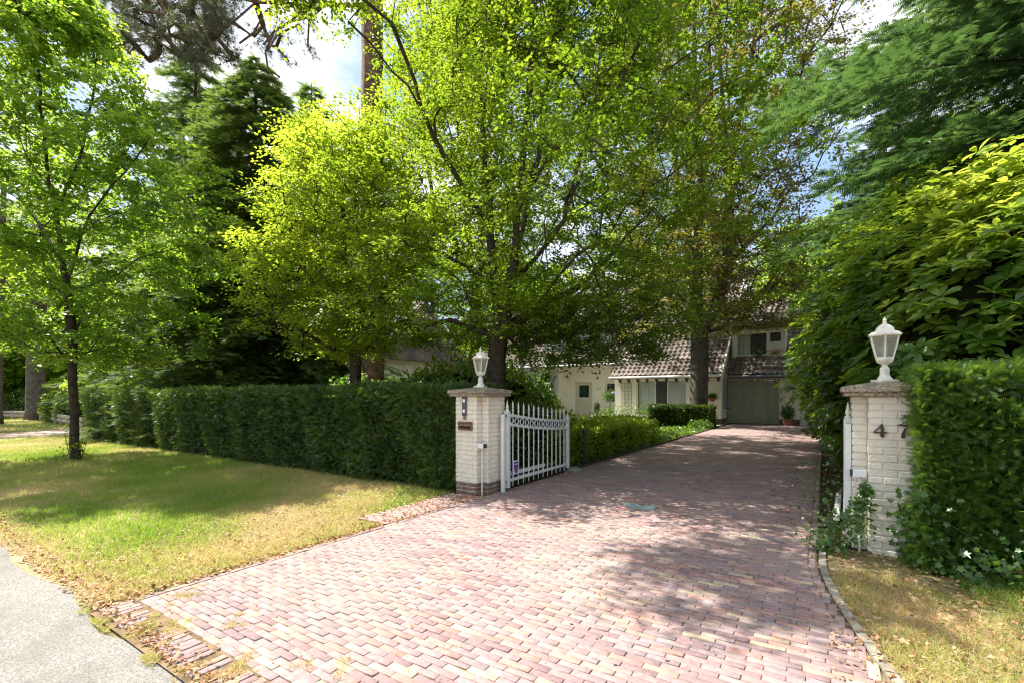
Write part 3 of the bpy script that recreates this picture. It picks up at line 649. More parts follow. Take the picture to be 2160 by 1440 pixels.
# ------------------------------------------------------------------ gate pillars
def lantern(loc, label, rz, k=1.0):
    t = empty('pillar_lantern', loc, label, 'lantern', 'lanterns on the gate pillars', rz)
    MB().box(-.068, .068, -.068, .068, 0, .022).build('base_plate', M['lamp_paint'], t, .004)
    MB().lathe([(.062,.022), (.046,.045), (.036,.06), (.036,.115), (.024,.128), (.020,.142), (.034,.15), (.056,.163), (.068,.185), (.066,.20)], n=6).build('pedestal', M['lamp_paint'], t)
    zb, zt, rb, rt = .20, .375, .062, .105
    MB().lathe([(rt+.018,zt), (rt+.020,zt+.010), (rt-.006,zt+.030), (.072,zt+.040), (.066,zt+.060), (.050,zt+.078), (.026,zt+.095), (.012,zt+.10)], n=6).build('roof', M['lamp_paint'], t)
    MB().lathe([(.010,zt+.098), (.018,zt+.108), (.010,zt+.118), (.016,zt+.128), (.005,zt+.146), (.002,zt+.155)], n=8).build('finial', M['lamp_paint'], t)
    fr = MB(); 
    for i in range(6):
        a = i*math.pi/3; a2 = a+math.pi/3
        fr.tube([(rb*math.cos(a), rb*math.sin(a), zb-.002), (rt*math.cos(a), rt*math.sin(a), zt+.002)], .0065, 6)
        for (r_, z_) in ((rb, zb), (rt, zt)):
            fr.tube([(r_*math.cos(a), r_*math.sin(a), z_), (r_*math.cos(a2), r_*math.sin(a2), z_)], .006, 6)
    fr.build('frame', M['lamp_paint'], t)
    for i in range(6):
        a = i*math.pi/3; a2 = a+math.pi/3; q = .985
        pts = [(rb*q*math.cos(a), rb*q*math.sin(a), zb), (rb*q*math.cos(a2), rb*q*math.sin(a2), zb), (rt*q*math.cos(a2), rt*q*math.sin(a2), zt), (rt*q*math.cos(a), rt*q*math.sin(a), zt)]
        MB().add(pts, [(0,1,2,3)]).build('pane', M['lamp_glass'], t)
    MB().lathe([(.012,.19), (.014,.22), (.022,.25), (.024,.275), (.014,.30), (.003,.308)], n=10).build('bulb', M['bulb'], t, smooth=True)
    return t
def pillar(x0, x1, y0, y1, notch_right, label, zcap=1.25):
    """painted brick pillar with its driveway-side front corner notched"""
    t = empty('gate_pillar', ((x0+x1)/2, (y0+y1)/2, 0), label, 'gate pillar', 'gate pillars beside the drive'); ox, oy = (x0+x1)/2, (y0+y1)/2
    w, d, nx, ny = (x1-x0)/2, (y1-y0)/2, .10, .11
    s = 1 if notch_right else -1
    # outline, front is -y
    poly = [(-w,-d), (w-nx,-d), (w-nx,-d+ny), (w,-d+ny), (w,d), (-w,d)]
    poly = [(s*p[0], p[1]) for p in poly]
    if s < 0: poly = poly[::-1]
    def inset(k): 
        out = []; n = len(poly)
        for i in range(n):
            p0, p1, p2 = Vector(poly[i-1]), Vector(poly[i]), Vector(poly[(i+1) % n]); e1 = (p1-p0).normalized(); e2 = (p2-p1).normalized()
            n1 = Vector((-e1.y, e1.x)); n2 = Vector((-e2.y, e2.x)); out.append(tuple(p1+(n1+n2)*k))
        return out
    ch = .0555; ph = .16; ncourse = int((zcap-ph)/ch); ch = (zcap-ph)/ncourse
    MB().prism(inset(.008), 'z', .02, zcap).build('mortar', M['pillar_mortar'], t)
    g = random.Random(5+s)
    def course(mb, z0, z1, c, bl=.187, dep=.03, jj=.010):
        n = len(poly)
        for i in range(n):
            a, b = Vector(poly[i]), Vector(poly[(i+1) % n]); e = (b-a); Ln = e.length; e.normalize(); nn = Vector((e.y, -e.x))
            pos_ = 0.0; first = bl*.5 if (c+i) % 2 else bl
            while pos_ < Ln-.01:
                l2 = min(first, Ln-pos_); first = bl
                if Ln-pos_-l2 < .03: l2 = Ln-pos_
                q0 = a+e*(pos_+(jj/2 if pos_ > 0 else .0015)); q1 = a+e*(pos_+l2-(jj/2 if pos_+l2 < Ln-.001 else .0015)); o = g.uniform(-.0025, .0035)
                zz0 = z0+.0035+g.uniform(0, .002); zz1 = z1-.0035-g.uniform(0, .002)
                P0, P1 = q0+nn*o, q1+nn*o; I0, I1 = q0-nn*dep, q1-nn*dep
                if i in (): pass
                bb = .004; A = P0-nn*bb; Bp = P1-nn*bb; C0 = P0+e*bb; C1 = P1-e*bb
                mb.add([(A.x,A.y,zz0), (Bp.x,Bp.y,zz0), (Bp.x,Bp.y,zz1), (A.x,A.y,zz1), (C0.x,C0.y,zz0+bb), (C1.x,C1.y,zz0+bb), (C1.x,C1.y,zz1-bb), (C0.x,C0.y,zz1-bb),
                        (A.x-nn.x*dep,A.y-nn.y*dep,zz0), (Bp.x-nn.x*dep,Bp.y-nn.y*dep,zz0), (Bp.x-nn.x*dep,Bp.y-nn.y*dep,zz1), (A.x-nn.x*dep,A.y-nn.y*dep,zz1)],
                       [(4,5,6,7), (0,1,5,4), (1,2,6,5), (2,3,7,6), (3,0,4,7), (8,9,1,0), (9,10,2,1), (10,11,3,2), (11,8,0,3)])
                pos_ += l2
    mb = MB()
    for c in range(ncourse): course(mb, ph+c*ch, ph+(c+1)*ch, c)
    mb.build('brickwork', M['pillar_paint'], t)
    mb = MB()
    for c in range(3): course(mb, c*ph/3, (c+1)*ph/3, c)
    mb.build('plinth', M['plinth'] if notch_right else M['pillar_paint'], t)
    # two-tier cap with slightly hipped top
    o = .075
    cp = MB(); lo, hi = .035, .075
    for (e0, e1, z0, z1) in ((o-.018, o-.018, zcap+.001, zcap+.035), (o, o, zcap+.036, zcap+.078)):
        cp.box(-w-e0, w+e1, -d-e0, d+e1, z0, z1)
    b = len(cp.v); z1 = zcap+.079; a_, b_ = w+o, d+o
    cp.add([(-a_,-b_,z1), (a_,-b_,z1), (a_,b_,z1), (-a_,b_,z1), (-.09,-.09,z1+.035), (.09,-.09,z1+.035), (.09,.09,z1+.035), (-.09,.09,z1+.035)],
           [(0,1,5,4), (1,2,6,5), (2,3,7,6), (3,0,4,7), (4,5,6,7), (0,3,2,1)])
    cp.build('cap', M['cap_stone'], t, .003)
    return t, zcap+.114
PL = (-3.97, -3.53, 4.70, 5.18); PR = (.19, .63, 4.69, 5.15)
tL, zc = pillar(*PL, True, 'cream painted brick pillar with letter slot and intercom, left of the open gate')
tR, zc = pillar(*PR, False, 'cream painted brick pillar with iron house number, half hidden by the right hedge')
lantern(((PL[0]+PL[1])/2, (PL[2]+PL[3])/2, zc), 'cream six-sided lantern on the left gate pillar with letter slot', .25)
lantern(((PR[0]+PR[1])/2, (PR[2]+PR[3])/2, zc), 'cream six-sided lantern on the right gate pillar beside the clipped hedge', .5)
# intercom, slot on left pillar front (y = 4.70)
yf = PL[2]; wl = PL[0]
t = empty('intercom', (wl+.155, yf, 1.13), 'dark narrow intercom panel with two pale buttons on left pillar', 'intercom')
MB().box(-.033, .033, -.022, -.004, -.13, .13).build('panel', M['dark_plastic'], t, .003)
MB().box(-.018, .018, -.026, -.0225, .045, .085).build('button', M['sign_white'], t)
MB().box(-.018, .018, -.026, -.0225, -.085, -.045).build('speaker', M['sign_white'], t)
MB().box(-.022, .022, -.016, -.004, -.175, -.138).build('key_switch', M['stone'], t, .002)
t = empty('letter_slot', (wl+.165, yf, .875), 'brown metal letter slot set in the left gate pillar', 'letter slot')
mb = MB(); mb.box(-.115, .115, -.018, -.004, .032, .055); mb.box(-.115, .115, -.018, -.004, -.055, -.032); mb.box(-.115, -.088, -.018, -.004, -.0315, .0315); mb.box(.088, .115, -.018, -.004, -.0315, .0315)
mb.build('frame', M['letter_metal'], t, .003)
MB().box(-.0875, .0875, -.010, -.0045, -.031, .031).build('opening', M['inside_dark'], t)
MB().add([(-.087,-.012,.030), (.087,-.012,.030), (.087,-.022,-.002), (-.087,-.022,-.002)], [(0,1,2,3)]).build('flap', M['letter_metal'], t)
# sensor boxes with conduit in both notches
def sensor(x, y, z, s, label, pipe=True):
    t = empty('gate_sensor', (x, y, 0), label, 'gate sensor', 'gate sensor boxes in the pillar notches')
    MB().box(-.045, .045, -.03, .03, z, z+.06).build('housing', M['sign_white'], t, .004)
    MB().box(*sorted((s*.0455, s*.062)), -.027, .027, z+.003, z+.057).build('lens', M['black_metal'], t, .003)
    if pipe: MB().tube([(0, .01, .0), (0, .01, z-.002)], .009, 8).build('conduit', M['gate_paint'], t)
    return t
sensor(PL[1]-.055, PL[2]+.045, .60, 1, 'white box with dark lens on a conduit at left pillar')
sensor(PR[0]+.045, PR[2]+.045, .60, -1, 'white box with dark lens in right pillar notch above ivy')
# number 4 and 7 on the right pillar
nx, nz_ = PR[0]+.175, .98; yf = PR[2]-.006
t = empty('house_number', (nx, yf, nz_), 'dark iron numerals 4 and 7 on the right pillar', 'house number')
def stroke(pts, wds, y0=-.012, y1=.0):
    mb = MB(); n = len(pts)
    L_ = []; R_ = []
    for i in range(n):
        a = Vector(pts[max(0, i-1)]); b = Vector(pts[min(n-1, i+1)]); d = (b-a).normalized(); nn = Vector((-d.y, d.x)); p = Vector(pts[i]); L_.append(p+nn*wds[i]); R_.append(p-nn*wds[i])
    for i in range(n-1):
        q = [L_[i], L_[i+1], R_[i+1], R_[i]]; mb.add([(p.x, y0, p.y) for p in q]+[(p.x, y1, p.y) for p in q], [(0,1,2,3), (4,7,6,5), (0,4,5,1), (1,5,6,2), (2,6,7,3), (3,7,4,0)])
    return mb
k = 1.0
m4 = stroke([(.012,.052), (-.040,-.010)], [.004,.004]); b4 = stroke([(-.042,-.012), (.038,-.012)], [.004,.006]); s4 = stroke([(.006,.056), (.010,.03), (.012,0), (.010,-.03), (.012,-.048)], [.003,.010,.009,.011,.013])
mb = MB(); 
for q, dy in ((m4, 0), (b4, -.001), (s4, -.002)): mb.add([(a, b+dy, c) for a, b, c in q.v], q.f)
mb.build('numeral_four', M['number_iron'], t)
m7 = stroke([(-.036,.045), (-.010,.052), (.012,.044), (.036,.052)], [.003,.007,.006,.004]); s7 = stroke([(.036,.052), (.012,.015), (.002,-.02), (.002,-.05)], [.003,.006,.010,.012])
mb = MB()
for q, dy in ((m7, 0), (s7, -.001)): mb.add([(a+.135, b+dy, c) for a, b, c in q.v], q.f)
mb.build('numeral_seven', M['number_iron'], t)

# ------------------------------------------------------------------ gate leaves
def gate(loc, rz, label, mirror=1, sign=False):
    """leaf along local +x, hinge at origin"""
    t = empty('gate_leaf', loc, label, 'gate', 'swing gate leaves', rz); Lg = 1.80; mat = M['gate_paint']
    ztop = lambda x: .865+.15*((Lg-x)/Lg)**1.7
    MB().box(-.030, .030, -.030, .030, .06, 1.06).build('hinge_post', mat, t, .003)
    MB().lathe([(.022,1.06), (.026,1.075), (.012,1.09), (.020,1.11), (.012,1.15), (.002,1.20)], n=8).build('post_finial', mat, t)
    MB().box(-.12, -.075, -.022, .022, .02, 1.02).build('hanging_post', mat, t, .002)
    for z in (.12, .98): MB().box(-.0745, -.0305, -.016, .016, z, z+.04).build('hinge', M['stone'], t, .002)
    MB().box(Lg-.028, Lg+.022, -.025, .025, .09, .93).build('end_post', mat, t, .003)
    MB().lathe([(.016,.93), (.020,.94), (.008,.955), (.002,.965)], (Lg-.003, 0, 0), 8).build('post_finial', mat, t)
    xs = [i*Lg/14 for i in range(15)]
    def rail(dz, nm):
        mb = MB(); a = .016
        for i in range(len(xs)-1):
            x0, x1 = max(xs[i], .031), min(xs[i+1], Lg-.029); z0, z1 = ztop(x0)+dz, ztop(x1)+dz
            mb.add([(x0,-a,z0-a), (x1,-a,z1-a), (x1,a,z1-a), (x0,a,z0-a), (x0,-a,z0+a), (x1,-a,z1+a), (x1,a,z1+a), (x0,a,z0+a)], [(0,3,2,1), (4,5,6,7), (0,1,5,4), (2,3,7,6)]+([(3,0,4,7)] if i == 0 else [])+([(1,2,6,5)] if i == len(xs)-2 else []))
        mb.build(nm, mat, t)
    rail(0, 'top_rail'); rail(-.125, 'ring_rail')
    MB().box(.031, Lg-.029, -.018, .018, .135, .17).build('bottom_rail', mat, t, .002)
    nb = 12
    for i in range(nb):
        x = .031+(i+.75)*(Lg-.06)/(nb+.5); z = ztop(x)
        b = MB().tube([(x, 0, .06), (x, 0, .1345)], [.004, .009], 8).tube([(x, 0, .1705), (x, 0, z-.142)], .009, 8).build('bar', mat, t)
        MB().tube([(x, 0, z+.017), (x, 0, z+.06)], .009, 8).lathe([(.009,.06), (.017,.066), (.017,.076), (.009,.082), (.009,.10), (.016,.112), (.010,.125), (.013,.14), (.001,.20)], (x, 0, z), 8).build('finial', mat, b)
    nr = 13
    for i in range(nr):
        x = .035+(i+.5)*(Lg-.07)/nr; z = ztop(x)-.0625; rad = .044; pts = []
        for k in range(17): a = 2*math.pi*k/16; pts.append((x+rad*math.cos(a), 0, z+rad*math.sin(a)))
        MB().tube(pts, .0075, 6, False).build('ring', mat, t)
    # drive arm behind the leaf
    MB().box(-.02, 1.15, .08*mirror-.022, .08*mirror+.022, .185, .235).build('drive_arm', mat, t, .006)
    MB().tube([(1.1501, .08*mirror, .21), (1.5, .055*mirror, .215)], .014, 8).build('piston', M['stone'], t)
    if sign:
        s = empty('warning_plate', (0, 0, 0), None, None, None, 0, t); s.parent = t
        bpy.data.objects.remove(s)
        pl = MB().box(.10, .235, -.030, -.026, .21, .40).build('warning_plate', M['sign_white'], t, .001)
        sh = [(.122,.385), (.213,.385), (.218,.30), (.200,.25), (.168,.222), (.135,.25), (.117,.30)]
        MB().prism(sh, 'y', -.0335, -.031).build('shield', M['blue_sign'], pl)
        MB().prism([(.150,.30), (.168,.325), (.186,.30), (.180,.265), (.168,.252), (.155,.265)], 'y', -.0355, -.034).build('emblem', M['red_sign'], pl)
        MB().box(.135, .20, -.0355, -.034, .345, .358).build('lettering', M['sign_white'], pl)
        MB().box(.10, .235, -.0335, -.031, .2105, .2195).build('stripe', M['blue_sign'], pl)
    return t
gate((-3.45, 5.12, 0), R(91), 'white ornamental iron gate leaf standing open beside the left pillar, blue shield plate near hinge', 1, True)
gate((.165, 4.93, 0), R(88.0), 'white iron gate leaf seen edge on, standing open against the rhododendron by right pillar', 1)
mb = MB(); bm_ = None
def rock(name, loc, size, mat, label, seed=1):
    bm = bmesh.new(); bmesh.ops.create_icosphere(bm, subdivisions=3, radius=1); g = random.Random(seed); a, b, c = g.random()*6, g.random()*6, g.random()*6
    for v in bm.verts:
        p = v.co; k = 1+.10*math.sin(3*p.x+a)+.08*math.sin(4*p.y+b)+.05*math.sin(9*p.z+7*p.x+c); v.co = Vector((p.x*size[0]*k, p.y*size[1]*k, max(-.4, p.z)*size[2]*k))
    me = bpy.data.meshes.new(name); bm.to_mesh(me); bm.free(); o = link(name, me, mat); o.location = loc; return tag(o, label, 'stone')
rock('stone', (-3.44, 7.02, .03), (.17, .13, .07), M['stone'], 'rough grey stone on the drive edge at the free end of the open left gate')
# raised stop in the middle of the drive
mb = MB(); n = 10; pts = []
for i in range(n+1):
    x = -.16+.32*i/n; pts.append((x, .016+.012*math.cos(2*math.pi*i/n)))
top = []; ys = [-.07, .0, .07]
for yi, y in enumerate(ys):
    for i, (x, z) in enumerate(pts): top.append((x, y+.02*math.sin(i*.6), .028+z*(1.15 if yi == 1 else .75)))
m = n+1; fs = [(r*m+i, r*m+i+1, (r+1)*m+i+1, (r+1)*m+i) for r in range(2) for i in range(n)]
bot = [(x, y, .015) for (x, y, z) in top]; b = len(top)
rim = list(range(m))+[m*1+m-1]+list(range(3*m-1, 2*m-1, -1))+[m]
fs += [(rim[i], rim[(i+1) % len(rim)], b+rim[(i+1) % len(rim)], b+rim[i]) for i in range(len(rim))]
o = MB().add(top+bot, fs).build('gate_stop', M['stop_stone'], smooth=False); o.location = (-1.70, 5.16, 0); o.rotation_euler = (0, 0, R(12))
tag(o, 'small blue-green stone gate stop in the middle of the brick driveway', 'gate stop')
# bollard lamp
t = empty('bollard_light', (-3.60, 7.85, 0), 'thin dark green garden bollard light in front of the low yellow-green hedge', 'garden light')
MB().lathe([(.024,0), (.024,.56)], n=12).build('post', M['green_metal'], t, smooth=False)
MB().lathe([(.022,.5605), (.032,.565), (.032,.60), (.045,.605), (.045,.65), (.040,.66)], n=14).build('lamp_head', M['green_metal'], t)

# ------------------------------------------------------------------ house
house = empty('house', (-8, 22.5, 0), 'cream brick house with brown tiled roofs, half door and white-curtained window behind the trees', 'house')
HO = Vector((-8, 22.5, 0))
def hp(mb, name, mat, parent=None, bevel=0, smooth=False):
    mb.v = [(a-HO.x, b-HO.y, c-HO.z) for a, b, c in mb.v]; return mb.build(name, mat, parent or house, bevel, smooth)
def wall_with(u0, u1, v, z0, z1, holes, th=.25):
    """front wall (facing -y) with rectangular holes (ua,ub,za,zb)"""
    mb = MB(); us = sorted({u0, u1} | {h[0] for h in holes} | {h[1] for h in holes})
    for a, b in zip(us, us[1:]):
        hs = sorted([h for h in holes if h[0] <= a+1e-6 and h[1] >= b-1e-6], key=lambda h: h[2]); z = z0
        for h in hs:
            if h[2] > z: mb.box(a, b, v, v+th, z, h[2])
            z = h[3]
        if z < z1: mb.box(a, b, v, v+th, z, z1)
    return mb
def rounded_corners(mb, hole, v, r=.22, th=.25):
    ua, ub, za, zb = hole
    for s, ux in ((1, ua), (-1, ub)):
        pts = [(ux, zb)]; 
        for k in range(7): a = math.pi/2*k/6; pts.append((ux+s*r*(1-math.cos(a)), zb-r*(1-math.sin(a))))
        if s < 0: pts = pts[::-1]
        mb.prism(pts, 'y', v+.002, v+th-.002)
# picture window wing
win = (-7.62, -5.28, .48, 2.02)
mb = wall_with(-8.71, -3.80, 22.5, .26, 2.62, [win]); rounded_corners(mb, win, 22.5)
hp(mb, 'wall', M['wall_paint'])
hp(MB().box(-4.05, -3.80, 22.751, 23.5, .26, 2.62), 'wall', M['wall_paint'])
hp(MB().box(-8.71, -8.46, 22.751, 24.0, .26, 2.62), 'wall', M['wall_paint'])
mb = MB(); mb.box(-8.72, -3.79, 22.48, 22.75, 0, .259); mb.box(-4.05, -3.79, 22.751, 23.5, 0, .259); mb.box(-8.72, -8.46, 22.751, 24, 0, .259); hp(mb, 'plinth', M['plinth'])
def window(ua, ub, za, zb, v, muls=(), curtain=None, parent=None, mat='white_paint', fw=.045, transom=()):
    fr = MB(); fr.box(ua, ub, v, v+.05, za, za+fw); fr.box(ua, ub, v, v+.05, zb-fw, zb); fr.box(ua, ua+fw, v, v+.05, za+fw, zb-fw); fr.box(ub-fw, ub, v, v+.05, za+fw, zb-fw)
    for m in muls: fr.box(m-fw/2, m+fw/2, v, v+.05, za+fw, zb-fw)
    for (x0, x1, z) in transom: fr.box(x0, x1, v+.003, v+.047, z-fw/2, z+fw/2)
    wdw = hp(fr, 'window', M[mat], parent)
    off = wdw
    g = MB().box(ua+fw*.5, ub-fw*.5, v+.02, v+.03, za+fw*.5, zb-fw*.5); hp(g, 'pane', M['pane_clear'], wdw)
    room = MB(); room.add([(ua-.1,v+.9,za-.1), (ub+.1,v+.9,za-.1), (ub+.1,v+.9,zb+.1), (ua-.1,v+.9,zb+.1)], [(0,1,2,3)]); hp(room, 'dark_room', M['inside_dark'], wdw)
    for (c0, c1) in (curtain or []):
        mb = MB(); n = int((c1-c0)/.02); pts = [(c0+i*.02, v+.16+.03*math.sin(i*.02*42)+.008*math.sin(i*.02*97)) for i in range(n+1)]
        vs_ = [(x, y, za+.03) for x, y in pts]+[(x, y, zb-.03) for x, y in pts]; b = n+1
        mb.add(vs_, [(i, i+1, b+i+1, b+i) for i in range(n)]); hp(mb, 'curtain', M['curtain'], wdw, smooth=True)
    return wdw
window(win[0], win[1], win[2], win[3], 22.60, (-6.75, -6.15), [(-7.56, -6.72), (-6.18, -5.33)])
hp(MB().box(-7.68, -5.22, 22.44, 22.62, .41, .478), 'sill', M['plinth'])
# recessed front with half door and narrow window
door = (-11.62, -10.60, .02, 2.05); sw = (-9.82, -9.20, .95, 1.98)
mb = wall_with(-12.3, -8.71, 24.0, .26, 3.4, [(door[0], door[1], .26, door[3]), sw]); rounded_corners(mb, door, 24.0, .12); rounded_corners(mb, sw, 24.0, .15)
hp(mb, 'wall', M['wall_paint']); 
hp(MB().box(-12.3, door[0], 23.98, 24.2, 0, .259), 'plinth', M['plinth']); hp(MB().box(door[1], -8.73, 23.98, 24.2, 0, .259), 'plinth', M['plinth'])
window(sw[0], sw[1], sw[2], sw[3], 24.1)
# frame and half door
mb = MB(); mb.box(door[0]+.001, door[0]+.07, 24.07, 24.17, .02, door[3]); mb.box(door[1]-.07, door[1]-.001, 24.07, 24.17, .02, door[3]); mb.box(door[0]+.07, door[1]-.07, 24.07, 24.17, door[3]-.07, door[3]-.001)
hp(mb, 'door_frame', M['door_cream'])
ua, ub = door[0]+.075, door[1]-.075
mb = MB(); mb.box(ua, ub, 24.09, 24.14, .04, 1.03)
for k in range(7): mb.box(ua+.07+k*.108, ua+.07+k*.108+.100, 24.078, 24.0895, .12, .95)
mb.box(ua-.01, ub+.01, 24.062, 24.0895, 1.00, 1.045)
dl = hp(mb, 'door', M['door_cream'])
mb = MB(); mb.box(ua, ub, 24.09, 24.14, 1.05, 1.20); mb.box(ua, ub, 24.09, 24.14, 1.86, 1.975); mb.box(ua, ua+.14, 24.09, 24.14, 1.20, 1.86); mb.box(ub-.14, ub, 24.09, 24.14, 1.20, 1.86)
du = hp(mb, 'door', M['door_cream']); hp(MB().box(ua+.14, ub-.14, 24.11, 24.12, 1.20, 1.86), 'pane', M['pane_dark'], du)
hp(MB().tube([(ub-.07, 24.05, 1.1), (ub-.07, 24.05, 1.16)], .012, 8), 'handle', M['black_metal'], du)
hp(MB().lathe([(.035,0), (.035,.03)], ((ua+ub)/2, 24.06, .82), 12), 'knocker', M['number_iron'], dl)
# 47 by the door
def num(mat, q, x, z, s, v):
    mb = MB()
    for m_ in q: mb.add([(a*s+x, b*.5+v, c*s+z) for a, b, c in m_.v], m_.f)
    return hp(mb, 'numeral', mat)
num(M['number_iron'], (m4, b4, s4), -10.30, 1.66, 1.3, 24.0); num(M['number_iron'], (m7, s7), -10.14, 1.66, 1.3, 24.0)
# left wing
mb = wall_with(-18.5, -12.3, 23.4, 0, 3.0, [(-14.35, -12.75, .3, 2.2)]); hp(mb, 'wall', M['wall_paint'])
hp(MB().box(-12.55, -12.3, 23.651, 24.0, 0, 3.0), 'wall', M['wall_paint'])
window(-14.35, -12.75, .3, 2.2, 23.5, (-13.55,), None, None, 'door_cream')
aw = []
n = 14
for i in range(n):
    x0 = -14.7+i*.165; mb = MB(); mb.add([(x0,23.38,2.42), (x0+.16,23.38,2.42), (x0+.16,22.55,1.95), (x0,22.55,1.95), (x0+.16,22.55,1.78), (x0,22.55,1.78),
        (x0,23.38,2.40), (x0+.16,23.38,2.40), (x0+.16,22.56,1.93), (x0,22.56,1.93)], [(0,1,2,3), (3,2,4,5), (6,9,8,7)]); aw.append((mb, i % 2))
a0 = MB(); a1 = MB()
for mb, k in aw: (a1 if k else a0).add(mb.v, mb.f)
A = hp(a0, 'awning', M['white_paint']); hp(a1, 'stripes', M['awning_dark'], A)
# garage
gd = (-3.77, -1.64, .03, 2.0)
mb = wall_with(-3.80, -.88, 23.5, .26, 2.3, [(gd[0], gd[1], .26, gd[3])]); hp(mb, 'wall', M['wall_paint'])
hp(MB().box(-.88, 4.5, 23.9, 24.1, 0, 2.3), 'wall', M['wall_paint'])
hp(MB().box(gd[1], -.87, 23.485, 23.7, 0, .259), 'plinth', M['plinth'])
gp = MB(); n = 20; wd = (gd[1]-gd[0]-.10)/n
for half in (0, 1):
    mb = MB(); x0 = gd[0]+.05+half*n/2*wd
    for k in range(n//2): mb.box(x0+k*wd+.009, x0+(k+1)*wd-.009, 23.60, 23.63, .04, 1.93)
    mb.box(x0+.002, x0+n/2*wd-.004, 23.6305, 23.66, .035, 1.94)
    gdo = hp(mb, 'garage_door', M['garage_green'])
    hp(MB().tube([(gd[0]+.05+n/2*wd+(-.05 if half == 0 else .05), 23.59, .95), (gd[0]+.05+n/2*wd+(-.05 if half == 0 else .05), 23.59, 1.05)], .01, 6), 'handle', M['stone'], gdo)
mb = MB(); mb.box(gd[0], gd[0]+.048, 23.55, 23.68, .0, 1.95); mb.box(gd[1]-.048, gd[1], 23.55, 23.68, 0, 1.95); mb.box(gd[0], gd[1], 23.55, 23.68, 1.951, 2.0); hp(mb, 'garage_frame', M['garage_green'])
# tiled roofs: real wavy pantile surface
def tile_roof(u0, u1, v0, z0, v1, z1, tw=.235, th=.33, name='roof'):
    sl = math.hypot(v1-v0, z1-z0); d = np.array([0, (v1-v0)/sl, (z1-z0)/sl]); nn = np.array([0, -d[2], d[1]])
    nu = int((u1-u0)/tw)*6; rows = max(1, int(round(sl/th))); th = sl/rows; us = np.linspace(u0, u1, nu+1); V = []; 
    g = np.random.default_rng(int(abs(u0)*10)+3)
    ph = np.mod((us-u0)/tw, 1.0); wave = np.where(ph < .62, .042*np.sin(ph/.62*math.pi), -.006)
    jit = g.normal(size=(rows, nu//6+2))*.004
    for r_ in range(rows):
        jj = jit[r_][((us-u0)/tw).astype(int)]
        for s, lift in ((0, .038), (.96, .004), (.985, .0)):
            q = (r_+s)*th; base = np.array([0, v0, z0])+d*q
            V.append(np.stack([us, base[1]+nn[1]*(wave+lift+jj), base[2]+nn[2]*(wave+lift+jj)], 1))
    # underside edge at the eave
    V = np.concatenate(V); m = nu+1; R_ = rows*3
    i = np.arange(nu); F_ = np.concatenate([np.stack([k*m+i, k*m+i+1, (k+1)*m+i+1, (k+1)*m+i], 1) for k in range(R_-1)])
    o = link(name, npmesh(name, V-np.array(HO), F_, smooth=False), M['tile'], house)
    mb = MB(); mb.add([(u0+.01,v0,z0-.03), (u1-.01,v0,z0-.03), (u1-.01,v1,z1-.03), (u0+.01,v1,z1-.03), (u0+.01,v0,z0-.15), (u1-.01,v0,z0-.15), (u1-.01,v1,z1-.15), (u0+.01,v1,z1-.15)],
                     [(0,1,2,3), (4,7,6,5), (0,4,5,1), (1,5,6,2), (2,6,7,3), (3,7,4,0)]); hp(mb, 'roof_deck', M['timber_dark'], o) if False else hp(mb, 'roof_deck', M['timber_dark'])
    return o
SL = .79
def zr(v): return 2.22+SL*(v-22.0)
tile_roof(-8.75, -3.72, 22.0, zr(22.0), 22.93, zr(22.93))
tile_roof(-18.6, -3.72, 22.95, zr(22.95), 29.6, zr(29.6))
mb = MB(); mb.add([(-3.72,22.0,zr(22)-.16), (-3.72,29.6,zr(29.6)-.16), (-3.72,29.6,zr(29.6)+.08), (-3.72,22.0,zr(22)+.08), (-3.66,22.0,zr(22)-.16), (-3.66,29.6,zr(29.6)-.16), (-3.66,29.6,zr(29.6)+.08), (-3.66,22.0,zr(22)+.08)],
    [(0,1,2,3), (4,7,6,5), (0,4,5,1), (1,5,6,2), (2,6,7,3), (3,7,4,0)]); hp(mb, 'barge_board', M['white_paint'])
hp(MB().add([(-3.80,23.5,2.2), (-3.80,23.5,zr(23.5)-.1), (-3.80,29.6,zr(29.6)-.1), (-3.80,29.6,2.2)], [(0,1,2,3)]), 'gable', M['wall_paint'])
hp(MB().add([(-18.5,23.5,0), (-18.5,23.5,3.0), (-18.5,29.6,zr(29.6)-.1), (-18.5,29.6,0)], [(0,1,2,3)]), 'gable', M['wall_paint'])
hp(MB().tube([(-8.8, 21.94, 2.15), (-3.7, 21.94, 2.15)], .055, 8), 'gutter', M['white_paint'])
hp(MB().tube([(-18.6, 22.89, 2.90), (-8.8, 22.89, 2.90)], .055, 8), 'gutter', M['white_paint'])
hp(MB().box(-8.75, -3.75, 22.02, 22.49, 2.08, 2.10), 'soffit', M['white_paint']); hp(MB().box(-18.5, -8.8, 22.96, 23.99, 2.86, 2.885), 'soffit', M['white_paint'])
for k in range(11):
    x = -8.4+k*.45; hp(MB().prism([(22.2,2.07), (22.5,2.07), (22.5,1.90), (22.44,1.90), (22.22,2.0)], 'x', x-.03, x+.03), 'bracket', M['timber_dark'])
hp(MB().box(-12.8, -11.7, 27.4, 28.3, 5.5, 8.6), 'chimney', M['wall_paint'])
